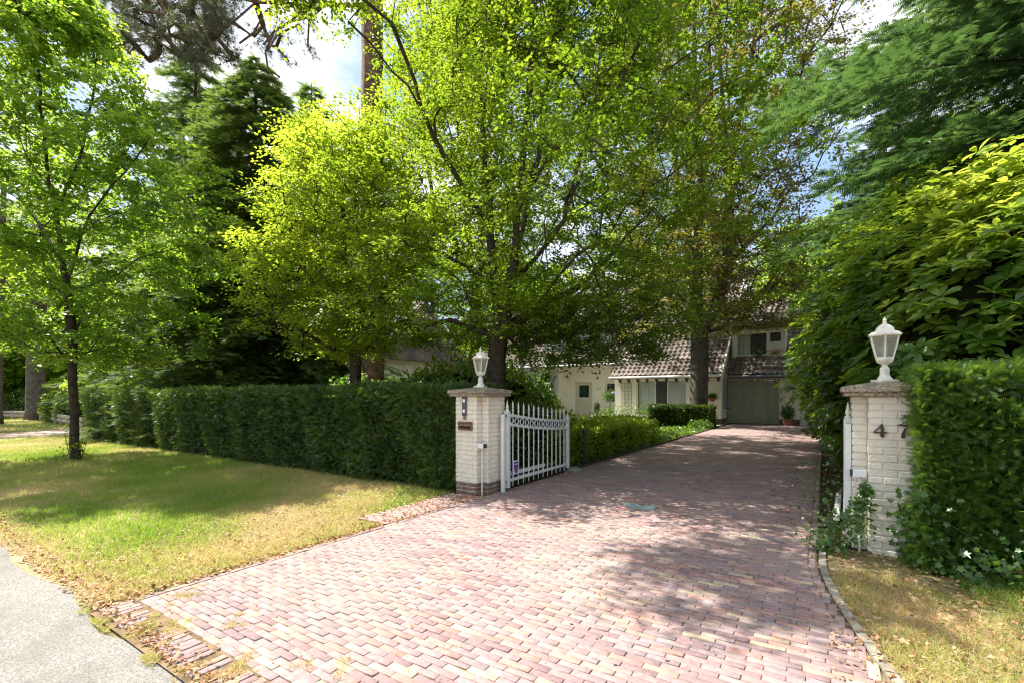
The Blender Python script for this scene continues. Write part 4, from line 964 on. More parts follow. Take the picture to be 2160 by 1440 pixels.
# main dormer
mb = MB(); mb.box(-13.6, -9.6, 24.2, 27.0, zr(24.2)-.1, 5.05); dm = hp(mb, 'dormer', M['panel_blue'])
hp(MB().box(-13.8, -9.4, 23.95, 27.4, 5.051, 5.20), 'dormer_roof', M['lead'], dm); hp(MB().box(-13.62, -9.58, 24.1, 24.199, zr(24.2)-.02, zr(24.2)+.08), 'flashing', M['lead'], dm)
for (a, b) in ((-13.3, -12.5), (-12.3, -11.6), (-10.9, -10.1)): hp(MB().box(a, b, 24.16, 24.198, zr(24.2)+.22, 4.9), 'dormer_window', M['white_paint'], dm); hp(MB().box(a+.06, b-.06, 24.14, 24.158, zr(24.2)+.28, 4.84), 'pane', M['pane_dark'], dm)
# garage roof with glazed dormer
def zg(v): return 2.20+.79*(v-23.1)
tile_roof(-3.65, 4.6, 23.1, zg(23.1), 24.25, zg(24.25))
tile_roof(-1.42, 4.6, 24.26, zg(24.26), 27.3, zg(27.3))
tile_roof(-3.65, -1.43, 24.05, 4.44, 27.2, 6.1, th=.30)
hp(MB().tube([(-3.65, 23.04, 2.13), (4.6, 23.04, 2.13)], .055, 8), 'gutter', M['lead'])
hp(MB().box(-3.65, 4.6, 23.12, 23.49, 2.03, 2.06), 'soffit', M['garage_green'])
for k in range(5): x = -3.4+k*.42; hp(MB().prism([(23.2,2.02), (23.5,2.02), (23.5,1.88), (23.25,1.95)], 'x', x-.025, x+.025), 'bracket', M['white_paint'])
zb = zg(24.2)
hp(MB().box(-3.60, -1.50, 24.10, 24.18, 4.16, 4.39), 'fascia', M['white_paint'])
hp(MB().box(-3.60, -3.44, 24.12, 27, zb-.1, 4.159), 'dormer_cheek', M['white_paint'])
hp(MB().box(-1.56, -1.44, 24.12, 27, zb-.1, 4.159), 'dormer_cheek', M['white_paint'])
window(-3.44, -2.12, zb+.02, 4.15, 24.14, (), [(-3.36, -2.86)], None, 'white_paint', .07)
window(-2.115, -1.56, zb+.55, 4.15, 24.14, (), None, None, 'white_paint', .07)
hp(MB().box(-2.115, -1.56, 24.14, 24.2, zb-.05, zb+.549), 'panel', M['white_paint'])
hp(MB().add([(4.6,23.5,0), (4.6,23.5,2.2), (4.6,27.3,zg(27.3)), (4.6,27.3,0)], [(0,1,2,3)]), 'gable', M['wall_paint'])
# things on and by the house
def pot_plant(loc, label, kind, group=None):
    t = empty('potted_plant', loc, label, 'potted plant', group)
    if kind == 'terracotta':
        MB().lathe([(.15,0), (.20,.24), (.22,.25), (.22,.29), (.19,.29), (.18,.27)], n=18).build('pot', M['terracotta'], t); s, m = blob_leaves([(0,0,.55)], [(.22,.22,.30)], 420, .10, T_BROAD, seed=4, inner=.3)
        MB().tube([(0,0,.25), (0,0,.6)], .015, 6).build('stem', M['bark'], t)
    else:
        mb = MB().box(-.19, .19, -.19, .19, .04, .32).build('planter', M['white_paint'], t, .006)
        for sx_ in (-1, 1):
            for sy_ in (-1, 1): MB().box(*sorted((sx_*.191, sx_*.225)), *sorted((sy_*.191, sy_*.225)), 0, .38).build('corner_post', M['white_paint'], t)
        if kind == 'box': s, m = blob_leaves([(0,0,.52), (0,0,.74)], [(.17,.17,.22), (.15,.15,.18)], 1100, .05, seed=8, inner=.5)
        else: s, m = blob_leaves([(0,0,1.30), (0,0,.5)], [(.36,.30,.33), (.17,.17,.22)], 1500, .07, seed=9, inner=.2)
        MB().tube([(0,0,.3), (.02,0,.8), (0,0,1.25 if kind != 'box' else .7)], .014, 6).build('stem', M['bark'], t)
    leaves('foliage', LM['box'] if kind == 'box' else LM['shrub'], t, s)
    if kind == 'standard':
        g = np.random.default_rng(1); p = np.array([.28, -.2, 1.42])+g.normal(size=(40, 3))*.03; leaves('flower', LM['flower_purple'], t, scatter(T_BROAD, p, rand_dir(40), rand_dir(40), np.full(40, .06), g.uniform(0, 1, 40), 1.2))
    return t
pot_plant((-9.95, 23.2, .02), 'white planter with small clipped bush, nearest the cream half door', 'box')
pot_plant((-9.15, 22.95, .02), 'white planter with tall flowering standard shrub right of the half door', 'standard')
pot_plant((-1.30, 23.15, .02), 'terracotta pot with leafy green plant right of the garage door', 'terracotta')
t = empty('wall_lantern', (-1.30, 23.5, 1.45), 'ornate pale wall lantern on the garage wall above terracotta pot', 'lantern')
MB().lathe([(.02,0), (.07,.03), (.085,.22), (.05,.25)], (0, -.16, 0), 6).build('glass', M['lamp_glass'], t)
MB().lathe([(.11,.251), (.09,.28), (.04,.33), (.01,.37)], (0, -.16, 0), 6).build('roof', M['lamp_paint'], t)
MB().lathe([(.01,-.06), (.03,-.03), (.05,-.001)], (0, -.16, 0), 6).build('drop', M['lamp_paint'], t)
MB().tube([(0,-.01,.35), (-.10,-.05,.42), (-.02,-.12,.46), (0,-.16,.37)], .012, 6).tube([(.0,-.01,.0), (.12,-.04,.10), (.10,-.08,.30), (.0,-.16,.37)], .010, 6).tube([(.0,-.01,-.05), (-.12,-.04,.08), (-.10,-.08,.28), (.0,-.16,.37)], .010, 6).build('bracket', M['lamp_paint'], t)
MB().box(-.04, .04, -.02, -.004, -.12, .40).build('back_plate', M['lamp_paint'], t)
t = empty('hanging_basket', (-4.15, 22.5, 1.15), 'wall basket of green plants on the cream wall beside the garage', 'flower basket')
MB().lathe([(.03,-.16), (.12,-.08), (.17,0), (.175,.02)], (0, -.19, 0), 12).build('basket', M['terracotta'], t)
s, m = blob_leaves([(0,-.19,.10)], [(.22,.18,.15)], 420, .07, T_BROAD, seed=14, inner=.3, zmin=-.1); leaves('foliage', LM['shrub'], t, s)
t = empty('mailbox', (-3.72, 23.0, .75), 'grey downpipe box on the garage corner wall', 'utility box'); MB().box(-.07, .06, -.1, .1, 0, 1.25).build('box', M['lead'], t, .01); MB().box(-.02, .20, -.12, .12, -.04, -.001).build('ledge', M['timber_dark'], t)
t = empty('flower_pots', (-2.0, 24.0, zb+.02), 'pink potted geraniums on the tiles under the garage dormer window', 'flowers')
s, m = blob_leaves([(-.5,0,.12), (.15,0,.12)], [(.25,.1,.14), (.3,.1,.15)], 500, .06, seed=24, inner=.2, zmin=-.1); leaves('foliage', LM['shrub'], t, s)
g = np.random.default_rng(12); p = np.array([.15, -.08, .18])+g.normal(size=(60, 3))*np.array([.16, .03, .05]); leaves('blossom', LM['flower_red'], t, scatter(T_BROAD, p, rand_dir(60), rand_dir(60), np.full(60, .05), g.uniform(0, 1, 60), 1.2))
# white sun trellis panel on the wing wall
mb = MB()
for k in range(4): mb.box(-8.35+k*.16, -8.338+k*.16, 22.47, 22.495, .5, 1.9)
for k in range(8): mb.box(-8.37, -7.84, 22.455, 22.4695, .55+k*.19, .562+k*.19)
t = mb.build('trellis', M['stone']); tag(t, 'thin wire trellis fixed to the cream wall left of the big window', 'trellis')

# ------------------------------------------------------------------ neighbour's house glimpsed left of the yellow tree
nb_ = empty('neighbour_house', (-23.5, 16.5, 0), 'pale neighbour house with dark timbers glimpsed between the trees at left', 'house')
MB().box(-4.5, 4.5, 0, 6, 0, 3.3).build('wall', M['wall_paint'], nb_)
MB().prism([(-.7,3.2), (6.7,3.2), (3.0,6.6)], 'x', -4.9, 4.9).build('roof', M['tile'], nb_)
for x in (-2.4, 0.2, 2.6):
    wv = MB().box(x, x+1.3, -.05, -.002, 1.9, 3.0).build('window', M['timber_dark'], nb_); MB().box(x+.12, x+1.18, -.08, -.052, 2.0, 2.9).build('pane', M['wall_paint'], wv)
MB().box(-4.6, 4.6, -.5, -.1, 1.55, 1.85).build('balcony', M['white_paint'], nb_)

# ------------------------------------------------------------------ fence at far left
def log_fence(x0, y0, x1, y1, label):
    t = empty('log_fence', (x0, y0, 0), label, 'fence', 'low timber fences at far left'); L0 = math.hypot(x1-x0, y1-y0); t.rotation_euler = (0, 0, math.atan2(y1-y0, x1-x0))
    n = int(L0/1.5)
    for i in range(n+1): MB().box(i*L0/n-.07, i*L0/n+.07, -.07, .07, 0, .46).build('post', M['wood_grey'], t, .01)
    for i in range(n):
        for z in (.16, .33): MB().box(i*L0/n+.071, (i+1)*L0/n-.071, -.045, .045, z, z+.13).build('rail', M['wood_grey'], t, .01)
log_fence(-22.8, 5.9, -33.5, 7.0, 'low weathered timber fence beside the sandy path, nearer section')
_a, _b = P(66, 835, 25.2), P(-110, 835, 28)
log_fence(_a[0], _a[1], _b[0], _b[1], 'low weathered timber fence section farther along the verge')

# ------------------------------------------------------------------ hedges
def hedge(name, label, x0, x1, y0, y1, H, n, mat, tmpl, sz, seed, corek=.10, dens_x=None, faces=('f', 't', 'r', 'l'), wob=.045, group=None, width=1.0, out=.7):
    g = np.random.default_rng(seed); t = empty(name, ((x0+x1)/2, (y0+y1)/2, 0), label, 'hedge', group); c = np.array([(x0+x1)/2, (y0+y1)/2, 0])
    # twiggy core with a wavy surface
    nx_ = max(6, int((x1-x0)/.25)); V = []; 
    mb = MB(); mb.box(x0+corek-c[0], x1-corek-c[0], y0+corek-c[1], y1-corek-c[1], 0.0, H-corek); core = mb.build('branches', M['core'], t)
    A = {'f': (x1-x0)*H*1.6, 't': (x1-x0)*(y1-y0)*1.2, 'r': (y1-y0)*H*1.2, 'l': (y1-y0)*H*1.2, 'b': (x1-x0)*H*.5}; tot = sum(A[k] for k in faces); ps = []; nsm = []
    for k in faces:
        m = int(n*A[k]/tot); a = g.uniform(0, 1, m); b = g.uniform(0, 1, m)
        if dens_x is not None and k in 'ftb': a = dens_x(a)
        X = x0+(x1-x0)*a
        if k == 'f': p = np.stack([X, np.full(m, y0), b*H], 1); nn = (0,-1,0)
        if k == 'b': p = np.stack([X, np.full(m, y1), b*H], 1); nn = (0,1,0)
        if k == 't': p = np.stack([X, y0+(y1-y0)*b, np.full(m, H)], 1); nn = (0,0,1)
        if k == 'r': p = np.stack([np.full(m, x1), y0+(y1-y0)*a, b*H], 1); nn = (1,0,0)
        if k == 'l': p = np.stack([np.full(m, x0), y0+(y1-y0)*a, b*H], 1); nn = (-1,0,0)
        nn = np.array(nn, float); wv = wob*(np.sin(p[:, 0]*5.3+p[:, 2]*1.2)+.8*np.sin(p[:, 0]*2.1+2)+.6*np.sin(p[:, 2]*4.7+p[:, 0]*3)+.5*np.sin(p[:, 1]*7))
        gap = vnoise(p[:, 0]*1.0, p[:, 2]+p[:, 1], 6.0, seed)
        dep = g.uniform(-corek*1.05, .035, m)+wv; keepm = (gap > -.62) | (g.uniform(0, 1, m) < .4)
        if k == 't': dep = dep*.45
        p = p+nn*dep[:, None]; ps.append(p[keepm]); nsm.append(np.broadcast_to(nn, p.shape)[keepm])
    p = np.concatenate(ps); nn = np.concatenate(nsm); m = len(p)
    d = nn*out+g.normal(size=(m, 3))*.5; d[:, 2] += .15; nr = np.cross(d, g.normal(size=(m, 3)))+nn*.6+np.array([0, 0, .5])
    p[:, 2] = np.maximum(p[:, 2], .02)
    v, f, rr = scatter(tmpl, p-c, d, nr, sz*g.uniform(.6, 1.25, m), np.clip(g.uniform(0, 1, m)**1.1, 0, 1), width)
    link('foliage', npmesh('foliage', v, f, rr), mat, t); return t
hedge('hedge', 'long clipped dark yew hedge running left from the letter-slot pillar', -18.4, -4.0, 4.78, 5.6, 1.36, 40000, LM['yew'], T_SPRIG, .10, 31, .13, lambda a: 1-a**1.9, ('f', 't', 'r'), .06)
hedge('hedge', 'bright green clipped yew hedge at right covering part of the numbered pillar', .575, 3.6, 4.42, 5.25, 1.43, 30000, LM['yew_sunlit'], T_SPRIG, .082, 33, .13, lambda a: a**1.5, ('f', 't', 'l'), .03)
hedge('low_hedge', 'low loose yellow-green hedge along the left edge of the drive', -5.0, -3.78, 7.35, 13.0, .62, 15000, LM['spirea'], T_DIA, .075, 35, .20, None, ('f', 't', 'r'), .11)
hedge('box_hedge', 'dark clipped box hedge in front of the big tree trunk by the house', -6.0, -3.65, 19.2, 20.1, .86, 9000, LM['box'], T_DIA, .09, 36, .09, None, ('f', 't', 'r'), .03)
def bush(name, label, centers, radii, n, leaf, mat, tmpl=T_DIA, seed=5, inner=.78, cat='shrub', group=None, width=1., core=True, up=.4, outw=.6, tilt=.5):
    c = np.array(centers[0], float); c[2] = 0; t = empty(name, c, label, cat, group); cc = [tuple(np.array(q)-c) for q in centers]
    s, m = blob_leaves(cc, radii, n, leaf, tmpl, up, inner, width, tilt, outw, seed); leaves('foliage', mat, t, s)
    if core: core_blob('branches', cc, radii, M['core'], t)
    return t
bush('shrub', 'yellow and reddish flowering shrubs behind the low hedge', [(-6.2,12.0,.45), (-5.6,13.4,.45), (-7.0,11.0,.4), (-4.8,13.3,.4)], [(.7,.8,.3), (.6,.7,.3), (.7,.7,.3), (.6,.6,.3)], 4200, .08, LM['spirea'], seed=41)
bush('shrub', 'reddish tinted low shrub between low hedge and white planters', [(-7.2,13.9,.3), (-6.4,14.6,.3)], [(.7,.7,.28), (.6,.7,.26)], 1800, .08, LM['foliage_red'], seed=42)
bush('shrub', 'grey-green rose bush below the curtained window', [(-7.5,20.6,.45), (-6.6,20.7,.5), (-8.3,20.4,.4)], [(.6,.5,.5), (.6,.5,.55), (.6,.5,.4)], 2200, .07, LM['shrub'], seed=43, core=False, inner=.2)
bush('ground_plant', 'small pale leafy plant at the right foot of the box hedge', [(-3.9,18.9,.15)], [(.45,.35,.22)], 700, .09, LM['shrub'], seed=44, core=False, inner=.3)
# shrubs behind the long hedge and pillar
bush('rhododendron', 'glossy shrub behind the long hedge just left of the lantern pillar', [(-6.0,7.0,1.15), (-5.3,6.5,1.1), (-6.9,7.3,1.0)], [(.9,.7,.85), (.7,.6,.7), (.8,.7,.8)], 5200, .11, LM['rhodo'], T_RHODO, 45, width=1.2)
bush('rhododendron', 'dark glossy shrub behind the open left gate leaf', [(-4.9,8.1,.65), (-5.0,9.0,.55), (-5.8,8.6,1.0), (-4.25,6.9,.6)], [(.6,.8,.6), (.5,.7,.5), (.7,.8,.85), (.4,.6,.55)], 6500, .11, LM['rhodo'], T_RHODO, 46, width=1.1)
bush('shrub', 'bluish leafy shrub behind the hedge beside the yellow tree', [(-8.3,7.6,.9), (-7.5,8.0,1.0), (-9.2,7.2,.8)], [(.8,.8,.7), (.8,.8,.8), (.9,.7,.9)], 5200, .10, LM['shrub'], T_BROAD, 47)
bush('shrub', 'broad green shrub in front of the awning window', [(-8.9,12.5,1.2), (-10.2,13,1.3), (-7.9,12.6,1.0)], [(1.2,1.0,1.2), (1.2,1.0,1.2), (.9,.9,.9)], 6500, .13, LM['shrub'], T_BROAD, 48)
bush('shrub', 'round leafy climber bush left of the half door', [(-12.6,22.0,1.0), (-12.1,21.8,.8), (-12.9,22.9,1.9)], [(.8,.6,.9), (.6,.5,.7), (.4,.35,.9)], 3000, .12, LM['shrub'], T_BROAD, 49)

# ------------------------------------------------------------------ rhododendrons on the right
def rhodo(name, label, centers, radii, n, leaf, seed, whorl=9, zmin=.15, fresh_lit=.5):
    """leaves stand in whorls at the shoot tips"""
    g = np.random.default_rng(seed); c0 = np.array(centers[0], float); c0[2] = 0; t = empty(name, c0, label, 'rhododendron', 'rhododendrons along the right edge of the drive')
    C = np.array(centers, float); Rd = np.array(radii, float); wts = (Rd[:, 0]*Rd[:, 1]*Rd[:, 2])**(2/3); k = g.choice(len(C), n, p=wts/wts.sum())
    d = norm(g.normal(size=(n, 3))); rr = g.uniform(.76, 1.07, n); lump = 1+.12*np.sin(d[:, 0]*6+k)*np.cos(d[:, 2]*7+k)+.07*np.sin(d[:, 1]*13+d[:, 2]*8)
    p = C[k]+d*Rd[k]*(rr*lump)[:, None]; keep = p[:, 2] > zmin
    for i in range(len(C)):
        q = (p-C[i])/Rd[i]; keep &= ~((np.linalg.norm(q, axis=1) < .72) & (k != i))
    p, d = p[keep], d[keep]; n = len(p)
    ax = norm(d*.7+np.array([0, 0, 1.0])+g.normal(size=(n, 3))*.28)
    s = norm(np.cross(ax, g.normal(size=(n, 3)))); s2 = np.cross(ax, s)
    a = (np.arange(whorl)/whorl*2*math.pi)[None]+g.uniform(0, 6.28, (n, 1))+g.normal(size=(n, whorl))*.15
    el = g.uniform(.0, .55, (n, whorl))
    ld = (np.cos(a)[..., None]*s[:, None]+np.sin(a)[..., None]*s2[:, None])*np.cos(el)[..., None]+ax[:, None]*np.sin(el)[..., None]; ld[..., 2] -= .15
    nr = ax[:, None]-ld*.3+g.normal(size=(n, whorl, 3))*.12
    pos = p[:, None]+ld*.012
    zz = (p[:, 2]-p[:, 2].min())/(np.ptp(p[:, 2])); sh = np.clip(np.repeat(g.uniform(-.15, .35, n)+.5*zz**1.5*fresh_lit, whorl)+g.uniform(0, .35, n*whorl), 0, 1)  # brighter with height: young growth plus a sunlit crest painted in
    v, f, r_ = scatter(T_RHODO, pos.reshape(-1, 3)-c0, ld.reshape(-1, 3), nr.reshape(-1, 3), leaf*g.uniform(.65, 1.15, n*whorl), sh, 1.25)
    link('foliage', npmesh('foliage', v, f, r_, smooth=False), LM['rhodo_fresh_lit' if fresh_lit > 1 else 'rhodo'], t)
    # shoots: bare stems from the foot of the bush to the whorls
    mb = MB(); sel = g.choice(n, min(n, 240), replace=False)
    for i in sel:
        foot = np.array([p[i][0]*.35+C[:, 0].mean()*.65, p[i][1]*.6+C[:, 1].mean()*.4, .0]); mid = (foot+p[i])/2+g.normal(size=3)*.12; mid[2] -= .2; md2 = p[i]-d[i]*.22
        mb.tube([foot-c0, mid-c0, md2-c0, p[i]-c0], [.022, .015, .009, .005], 5, False)
    mb.build('branches', M['bark_grey'], t, smooth=True)
    core_blob('inner_twigs', [tuple(q-c0) for q in C], [tuple(r*1.0) for r in Rd], M['core'], t, .66)
    return t
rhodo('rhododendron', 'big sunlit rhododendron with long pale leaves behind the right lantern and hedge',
      [(2.35,7.0,2.25), (1.35,6.7,1.7), (3.6,7.4,2.3), (2.9,6.3,1.3), (1.1,7.6,2.2), (1.9,6.2,1.4), (2.3,6.3,2.2)], [(1.45,1.2,1.75), (.95,.95,1.35), (1.4,1.2,1.7), (1.3,.7,1.1), (1.0,1.0,1.5), (.9,.7,1.2), (.9,.8,1.2)], 5200, .150, 51, fresh_lit=1.3)
rhodo('rhododendron', 'tall dark rhododendron between the sunlit one and the far one',
      [(1.15,9.6,2.2), (.7,10.6,1.5), (1.7,10.6,3.0), (.55,9.2,1.1)], [(1.35,1.4,1.9), (1.0,1.2,1.4), (1.6,1.5,2.0), (.7,1.0,1.0)], 4200, .15, 52)
rhodo('rhododendron', 'far rhododendron overhanging the drive in front of the garage wall',
      [(1.1,13.6,2.6), (.5,13.8,1.7), (1.6,15.0,3.4), (.5,15.2,2.2), (.6,16.4,1.4)], [(1.6,1.5,2.2), (1.25,1.4,1.5), (1.6,1.6,2.2), (1.2,1.4,1.8), (1.0,1.3,1.2)], 3400, .16, 53)
# ivy on the right
def ivy(label, pts, n, leaf, seed, spread):
    g = np.random.default_rng(seed); P0 = np.array(pts, float); k = g.integers(0, len(P0), n); p = P0[k, :3]+g.normal(size=(n, 3))*P0[k, 3:4]*spread; p[:, 2] = np.abs(p[:, 2])+.015
    d = rand_dir(n); d[:, 2] -= .2; nr = np.array([-.25, -.75, .7])+g.normal(size=(n, 3))*.4; c = P0[0, :3].copy(); c[2] = 0
    t = empty('ivy', c, label, 'ivy', 'ivy at the foot of the right pillar'); v, f, rr = scatter(T_IVY, p-c, d, nr, leaf*g.uniform(.5, 1.2, n), g.uniform(0, 1, n), 1.0)
    link('leaves', npmesh('leaves', v, f, rr), LM['ivy'], t); mb = MB()
    for i in range(10):
        a = P0[g.integers(0, len(P0)), :3]; b = P0[g.integers(0, len(P0)), :3]
        if np.linalg.norm(a-b) < .6: mb.tube([a-c, (a+b)/2-c+g.normal(size=3)*.03, b-c], .004, 5, False)
    if mb.v: mb.build('stem', M['bark'], t)
ivy('ivy trailing up the white notch of the right pillar and over the drive edge', [(.10,4.55,.10,.12), (.2,4.62,.25,.09), (.24,4.62,.38,.05), (.02,4.7,.06,.12), (.12,4.8,.15,.12), (.0,4.5,.05,.10), (.27,4.58,.5,.03), (.05,5.4,.2,.2), (.1,5.9,.3,.25)], 1100, .034, 61, .7)
ivy('ivy with larger leaves between the numbered pillar and the right hedge foot', [(.62,4.45,.1,.12), (.55,4.5,.3,.10), (.6,4.42,.45,.08), (.8,4.3,.08,.12), (1.0,4.3,.12,.12), (1.2,4.3,.15,.1)], 600, .046, 62, .8)

# ------------------------------------------------------------------ trees
def S(*p): return [np.array(q, float) for q in p]
def pl(pts, Y):
    out = []
    for i, q in enumerate(pts): out.append(P(q[0], q[1], Y+(q[2] if len(q) > 2 else 0)))
    return out
YC = 7.94
base = P(1050, 835, YC); base[2] = 0
stems = [[base, P(1047,760,YC), P(1052,715,YC)],
         pl([(1052,715), (1046,640), (1040,560), (1034,450,.2), (1024,320,.4), (1015,150,.6), (1005,-60,.8), (1000,-250,.9)], YC),
         pl([(1052,715), (1072,640), (1082,560), (1090,450,-.1), (1104,330,-.2), (1118,150,-.2), (1130,-60,-.1), (1135,-260,0)], YC),
         pl([(1082,560), (1110,430,.3), (1140,300,.7), (1160,120,1.2), (1180,-100,1.5)], YC),
         pl([(1078,600), (1130,545,-.3), (1190,465,-.7), (1230,360,-1.0), (1265,220,-1.3)], YC),
         pl([(1090,450), (1140,360,-.4), (1200,270,-.8), (1280,140,-1.2)], YC),
         pl([(1062,690), (1150,650,.5), (1240,590,1.0), (1320,500,1.6), (1400,420,2.0)], YC),
         pl([(1046,712), (1000,694,.2), (950,675,.4), (880,690,.6), (820,660,.8)], YC),
         pl([(1042,600), (980,560,.3), (900,520,.6), (820,500,.8)], YC),
         pl([(1036,480), (980,400,-.5), (920,300,-.8), (860,180,-1.1)], YC)]
cC = P(1070, 835, YC)
def profC(t): return (math.sin(math.pi*min(1, (t+.10)/1.15)**.75))**.55*(1.0 if t < .6 else 1-.35*(t-.6)/.4)
tg = crown_targets(1750, (cC[0]+.05, cC[1]+.85), 3.9, 2.15, 9.6, profC, .45)
tg = np.array([q for q in tg if not (q[2] < 3.0 and q[1] < 4.3)])
lb = norm(rng.normal(size=(60, 3)))*rng.uniform(0, 1, (60, 1))**.4*np.array([.8, 1.0, .7])+np.array([-5.2, 3.3, 6.6]); tg = np.concatenate([tg, lb, np.array([P(rng.uniform(1085, 1400), rng.uniform(620, 765), rng.uniform(7.0, 9.2)) for _ in range(130)])])  # lb: out-of-view leaf clump added to cast shade on the right drive edge
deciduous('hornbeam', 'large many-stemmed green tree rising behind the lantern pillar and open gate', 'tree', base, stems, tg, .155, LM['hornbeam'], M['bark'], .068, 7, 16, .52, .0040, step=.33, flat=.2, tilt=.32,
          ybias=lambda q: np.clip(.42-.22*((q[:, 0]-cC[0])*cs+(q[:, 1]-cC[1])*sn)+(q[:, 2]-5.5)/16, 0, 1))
# taller tree further back that shades the drive
base = np.array([-9.6, 12.3, 0.])
stems = [[base, base+(0,.1,2.5), base+(.1,0,5)], [base+(.1,0,5), base+(.3,.2,8), base+(.2,.1,11), base+(0,0,14)], [base+(.1,0,5), base+(1.3,.3,7.5), base+(2.1,.4,10)], [base+(.1,0,5), base+(-1.3,-.5,7.5), base+(-2,-.4,10.5)], [base+(.05,0,4.5), base+(.9,-1.6,7), base+(1.2,-2.3,9)]]
tg = crown_targets(820, (base[0]+.2, base[1]), 3.7, 5.2, 14.5, lambda t: math.sin(math.pi*min(1, (t+.12)/1.18))**.6, .45, clump=.95)
deciduous('background_tree', 'tall airy tree behind the central tree and left of the house front', 'tree', base, stems, tg, .19, LM['hornbeam'], M['bark'], .085, 6, 14, .6, .006, step=.45, rmin=.006, ybias=lambda q: np.full(len(q), .35))
# golden tree left of it
YE = 9.4; base = P(752, 835, YE); base[2] = 0
stems = [[base, P(750,760,YE), P(744,725,YE)], pl([(744,725), (735,640), (728,540,.1), (722,430,.2), (720,320,.3)], YE), pl([(748,735), (790,660,-.2), (830,560,-.4), (850,450,-.6)], YE),
         pl([(744,725), (690,650,.2), (640,560,.4), (610,460,.5)], YE), pl([(740,745), (700,735,-.3), (640,700,-.6), (580,680,-.9)], YE)]
c = P(735, 835, YE)
tg = crown_targets(720, (c[0], c[1]), 1.95, 2.1, 6.5, lambda t: math.sin(math.pi*min(1, (t+.12)/1.18))**.6, .45)
deciduous('golden_tree', 'bright yellow-green tree left of the centre, in front of the straight pine trunk', 'tree', base, stems, tg, .11, LM['golden'], M['bark'], .068, 7, 15, .48, .0040, flat=.2, tilt=.32)
# young street tree on the left verge
base = P(160, 970, 9.26); base[2] = 0; YL = 9.26
stems = [[base, P(153,800,YL), P(150,700,YL), P(140,600,YL)], pl([(140,600), (128,520), (112,420,.1), (95,300,.2), (80,150,.2), (72,0,.2)], YL),
         pl([(140,600), (170,500,-.2), (215,420,-.4), (290,330,-.6), (350,240,-.8)], YL), pl([(135,560), (80,470,.3), (10,370,.5), (-60,280,.6)], YL), pl([(118,450), (170,330,.4), (200,180,.5), (208,90,.6)], YL)]
c = P(120, 835, YL)
tg = crown_targets(820, (c[0]-.1, c[1]), 2.75, 1.95, 9.3, lambda t: math.sin(math.pi*min(1, (t+.14)/1.16)**.85)**.7, .45)
deciduous('street_tree', 'young bright green tree with thin leaning trunk on the verge at left', 'tree', base, stems, tg, .078, LM['ash'], M['bark'], .10, 7, 13, .48, .0040, ybias=lambda q: np.clip((q[:, 2]-2)/9, 0, 1), droop=.22)
g = np.random.default_rng(71); s, m = blob_leaves([(.0,0,.25), (-.1,0,.6)], [(.28,.28,.28), (.14,.14,.4)], 170, .07, T_BROAD, seed=72, inner=.1)
t = empty('sucker_shoots', base, 'leafy green shoots around the foot of the left verge tree', 'shoots'); leaves('leaves', LM['golden'], t, s)
mb = MB()
for i in range(6): a = i*1.1; mb.tube([(.08*math.cos(a),.08*math.sin(a),0), (.16*math.cos(a),.16*math.sin(a),.3+.06*i)], .005, 5)
mb.build('stem', M['bark'], t)
# copper-tinted beech by the house
YF = 19.6; base = P(1475, 835, YF); base[2] = 0
stems = [[base, P(1474,820,YF), P(1476,760,YF), P(1475,705,YF)],
         pl([(1475,705), (1470,620), (1472,500,.2), (1480,380,.3), (1470,250,.3), (1465,100,.3), (1460,-100,.4)], YF),
         pl([(1475,705), (1510,650,-.3), (1535,560,-.5), (1538,440,-.6), (1545,330,-.7), (1570,200,-.8), (1600,50,-1), (1620,-100,-1)], YF),
         pl([(1538,420), (1590,300,-.8), (1640,200,-1.2), (1700,120,-1.6)], YF), pl([(1470,560), (1440,450,.5), (1420,300,.8), (1400,120,1.2)], YF),
         pl([(1538,420), (1530,300,.3), (1520,150,.5), (1515,-20,.6)], YF), pl([(1475,690), (1430,650,.5), (1390,600,1.0), (1350,560,1.3)], YF), pl([(1535,560), (1590,500,.2), (1660,430,.4)], YF),
         pl([(1475,420), (1500,320,-.8), (1500,180,-1.4), (1495,20,-1.8)], YF), pl([(1480,380), (1440,260,-.8), (1430,100,-1.0)], YF)]
c = P(1505, 835, YF)
tg = crown_targets(1700, (c[0], c[1]), 5.2, 3.9, 19.6, lambda t: (.62+.5*t) if t < .75 else 1-.6*(t-.75)/.25, .42, clump=.9)
tg = np.array([q for q in tg if not (q[1] > 22.2 and q[2] < 3.2+.95*(q[1]-22))])
deciduous('beech', 'tall tree with thick forked trunk beside the house, thin brownish crown showing sky', 'tree', base, stems, tg, .40, LM['beech'], M['bark_grey'], .12, 7, 12, .80, .009, rmin=.009, step=.6)
# pine with the straight trunk
YP = 14.0; base = P(787, 835, YP); base[2] = 0
stems = [[base, P(787,700,YP), P(785,400,YP), P(784,200,YP), P(785,0,YP), P(787,-150,YP)], pl([(787,-150), (790,-350), (795,-550)], YP),
         pl([(785,25), (740,12,-.3), (690,8,-.7), (640,18,-1.2), (590,6,-1.6), (540,5,-2.0), (480,-10,-2.4), (420,-20,-2.6)], YP),
         pl([(640,18,-1.2), (615,45,-1.3), (580,65,-1.4), (556,95,-1.5)], YP), pl([(580,65,-1.4), (560,110,-1.5), (565,145,-1.5), (590,163,-1.5)], YP),
         pl([(590,6,-1.6), (560,25,-1.7), (535,70,-1.9), (505,92,-2.0)], YP), pl([(690,8,-.7), (660,35,-.6), (620,45,-.5)], YP), pl([(540,5,-2.0), (500,40,-2.1), (455,70,-2.2)], YP)]
tt = [P(g.uniform(430,660), g.uniform(-60,140)**1, YP-1.6+g.normal()*.5) for _ in range(60)]
tt = [q for q in tt if (q[2] > 11.0 or g.uniform() < .55)]
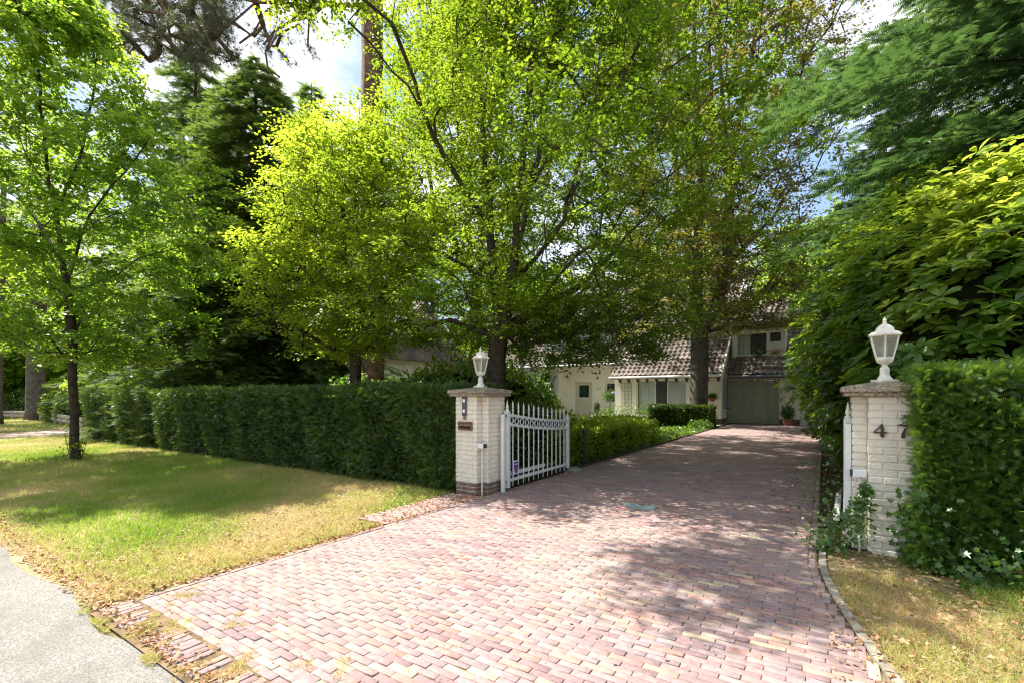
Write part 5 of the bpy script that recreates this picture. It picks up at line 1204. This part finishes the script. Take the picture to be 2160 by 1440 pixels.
tt += [P(g.uniform(210,500), g.uniform(-60,130), YP-2.4+g.normal()*.7) for _ in range(190)]
tt += list(crown_targets(130, (base[0]-1.5, base[1]+3.0), 2.4, 15, 20.5, lambda t: 1-.5*t, .5))
deciduous('pine', 'tall pine with straight reddish trunk and gnarled branches reaching left at the top', 'tree', base, stems, np.array(tt), .31, LM['pine'], M['bark_pine'], .20, 4, 4, .42, .009, rmin=.007, tmpl=T_TUFT, step=.4, jit=.10, tilt=1., flat=.8, cap=.085, lift=0, pen=.1)
# hemlocks behind the hedge
conifer('hemlock', 'dark drooping hemlock behind the long hedge, nearest the yellow tree', (-16.4, 8.8, 0), 12.8, 4.3, .20, LM['hemlock'], 1.2, 205, .42, .27, 81, 34, power=.62, group='conifers behind the long hedge', dens=1.0)
conifer('hemlock', 'dark hemlock directly behind the young verge tree', (-23.2, 9.8, 0), 18, 3.9, .26, LM['hemlock'], 2.6, 130, .40, .36, 82, 26, group='conifers behind the long hedge')
conifer('hemlock', 'narrow conifer tip standing against bright sky left of the pine trunk', (-18.3, 12.2, 0), 14.6, 3.2, .22, LM['hemlock'], 2, 110, .38, .36, 83, 22, group='conifers behind the long hedge')
conifer('hemlock', 'slim dark conifer between the long hedge and the neighbour house', (-18.6, 11.2, 0), 11.0, 2.9, .20, LM['hemlock'], 1.2, 110, .42, .32, 84, 24, group='conifers behind the long hedge')
# fir and spruce at right
conifer('fir', 'large fir with sweeping light green boughs at upper right', (4.9, 13.2, 0), 24.0, 6.1, .28, LM['fir'], 3.2, 190, .26, .30, 85, 34, updroop=.08, power=.7, group='conifers behind the rhododendrons', wid=1.0)
conifer('spruce', 'smaller light green spruce between the fir and the house', (1.9, 18.6, 0), 10.6, 2.9, .18, LM['fir'], 1.5, 120, .15, .28, 86, 28, updroop=.12, group='conifers behind the rhododendrons')
conifer('spruce', 'dark spruce at the far right behind the sunlit rhododendron', (7.6, 12.2, 0), 16.0, 3.9, .25, LM['fir'], 1.5, 120, .25, .34, 87, 24, group='conifers behind the rhododendrons')

# ------------------------------------------------------------------ background trees and wood
def far_tree(seed, H, rad, leafm, bark):
    """crown and trunk meshes at the origin, shared by the copies"""
    st = [S((0,0,0), (.1,0,H*.18), (0,.1,H*.34)), S((0,.1,H*.34), (-.2,0,H*.6), (0,0,H*.85)), S((0,.1,H*.34), (rad*.3,.2,H*.5), (rad*.45,.2,H*.7)), S((0,.1,H*.34), (-rad*.3,-.3,H*.5), (-rad*.5,-.2,H*.68))]
    tg = crown_targets(330, (0, 0), rad, H*.18, H, lambda t: math.sin(math.pi*min(1, (t+.15)/1.2))**.6, .4)
    Pn, par, tips, td = skeleton(st, tg, step=.8); r = tree_radii(Pn, par, .02, .28); V, Fq = tubes(Pn, par, r, .02, 5)
    a = npmesh('trunk', V, Fq, smooth=True); a.materials.append(bark)
    v, f, rr = sprays(tg, td, 6, 9, 1.15, .24, T_DIA); b = npmesh('crown', v, f, rr); b.materials.append(leafm); return a, b
protos = [far_tree(1, 13, 4.2, LM['wood'], M['bark_grey']), far_tree(2, 10, 3.6, LM['ash'], M['bark_grey']), far_tree(3, 15, 4.8, LM['hornbeam'], M['bark_grey'])]
spots = [(-40,14,0,1.0,'pale green tree far left beyond the timber fence'), (-47,10,1,1.1,'leafy tree at the far left edge beyond the sandy path'), (-34,18,1,1.0,'leafy tree behind the far end of the long hedge'),
         (-52,22,2,1.1,'tall tree in the far left distance'), (-30,24,0,1.1,'tree left of the neighbour house'), (-27,29,2,1.1,'tall tree directly behind the neighbour house'),
         (-38,30,1,1.3,'broad tree deep behind the hemlocks'), (-21,32,1,1.2,'tree between neighbour house and main roof'), (-14,38,0,1.15,'tree rising behind the left part of the main roof'),
         (-7,36,2,.95,'tree behind the ridge above the curtained window'), (0,33,1,1.15,'tree behind the garage roof'), (6,31,0,1.1,'tree behind the spruce at right'),
         (12,24,2,1.0,'tree deep behind the fir at right'), (16,16,0,1.0,'tree at the far right behind the dark spruce'), (-60,12,2,1.2,'last tree along the verge at far left'), (-44,4.5,1,.9,'tree beside the road at far left')]
for i, (x, y, k, s, lb) in enumerate(spots):
    r = empty('background_tree', (x, y, 0), lb, 'tree', 'trees around the garden'); r.rotation_euler = (0, 0, i*1.7); r.scale = (s, s, s)
    for nm, me in zip(('trunk', 'crown'), protos[k]):
        o = bpy.data.objects.new(nm, me); COL.objects.link(o); o.parent = r
# thick bare trunks at far left
def bare_trunk(x, Y, wpx, label):
    b = P(x, 835, Y); b[2] = 0; t = empty('old_tree', b, label, 'tree', 'old trees at far left'); r = wpx/F*Y/2
    MB().tube([(0,0,0), (0,0,.5), (.05,0,3), (.1,.1,7), (0,.2,12)], [r*1.3, r*1.05, r, r*.85, r*.5], 12).build('trunk', M['bark_grey'], t, smooth=True)
    tg = crown_targets(200, (0, 0), 4.5, 6, 15, lambda t_: math.sin(math.pi*min(1, (t_+.1)/1.15))**.6, .4); td = norm(tg-np.array([0,0,8.]))
    v, f, rr = sprays(tg, td, 6, 9, 1.1, .2, T_DIA); link('crown', npmesh('crown', v, f, rr), LM['wood'], t)
bare_trunk(75, 25, 30, 'thick grey trunk behind the timber fence at far left'); bare_trunk(-4, 21, 14, 'slim trunk cut by the left edge of the view')
def PG(x, Y, z): q = P(x, 835, Y); return (q[0], q[1], z)
bush('shrub', 'light green rounded shrubs just behind the timber fence', [PG(5,31,.7), PG(45,30,.8), PG(85,29,.75), PG(-40,31,.8)], [(1.2,.8,.8), (1.1,.8,.9), (1.1,.8,.85), (1.3,.8,.9)], 6000, .13, LM['shrub'], T_BROAD, 91)
bush('shrub', 'dark blue-green shrub by the right end of the timber fence', [PG(122,22.5,.7), PG(150,21.5,.6)], [(.8,.6,.8), (.6,.6,.65)], 4200, .11, LM['rhodo'], T_BROAD, 92)
bush('shrub', 'glowing yellow-green shrub between the thick trunk and the hedge end', [PG(120,31,1.3)], [(1.3,1.0,1.0)], 2000, .16, LM['golden'], T_BROAD, 93)
bush('shrub', 'glowing yellow-green shrub left of the thick grey trunk', [PG(30,34,1.5)], [(1.6,1.0,1.2)], 2200, .16, LM['golden'], T_BROAD, 94)
bush('shrub', 'yellow-green shrub touching the far end of the long hedge', [PG(165,27,1.2)], [(1.0,.8,1.0)], 1500, .15, LM['golden'], T_BROAD, 95)
# a distant belt of woodland closes the view
g = np.random.default_rng(101); n = 42000; a = g.uniform(R(15), R(175), n); rad = g.uniform(48, 66, n); x = rad*np.cos(a); y = rad*np.sin(a)-2; hh = 9+3.5*np.sin(a*13)+2.2*np.sin(a*31+1); z = g.uniform(0, 1, n)*hh
k = vnoise(x, z*2.2, .35, 1) > -.5; pos = np.stack([x, y, z], 1)[k]; n = len(pos)
v, f, rr = scatter(T_BROAD, pos, rand_dir(n), np.array([0, 0, .6])+rand_dir(n), g.uniform(.7, 1.4, n), g.uniform(0, 1, n))
tag(link('woodland', npmesh('woodland', v, f, rr), LM['wood']), 'distant belt of woodland closing the view all round', 'woodland', kind='stuff')
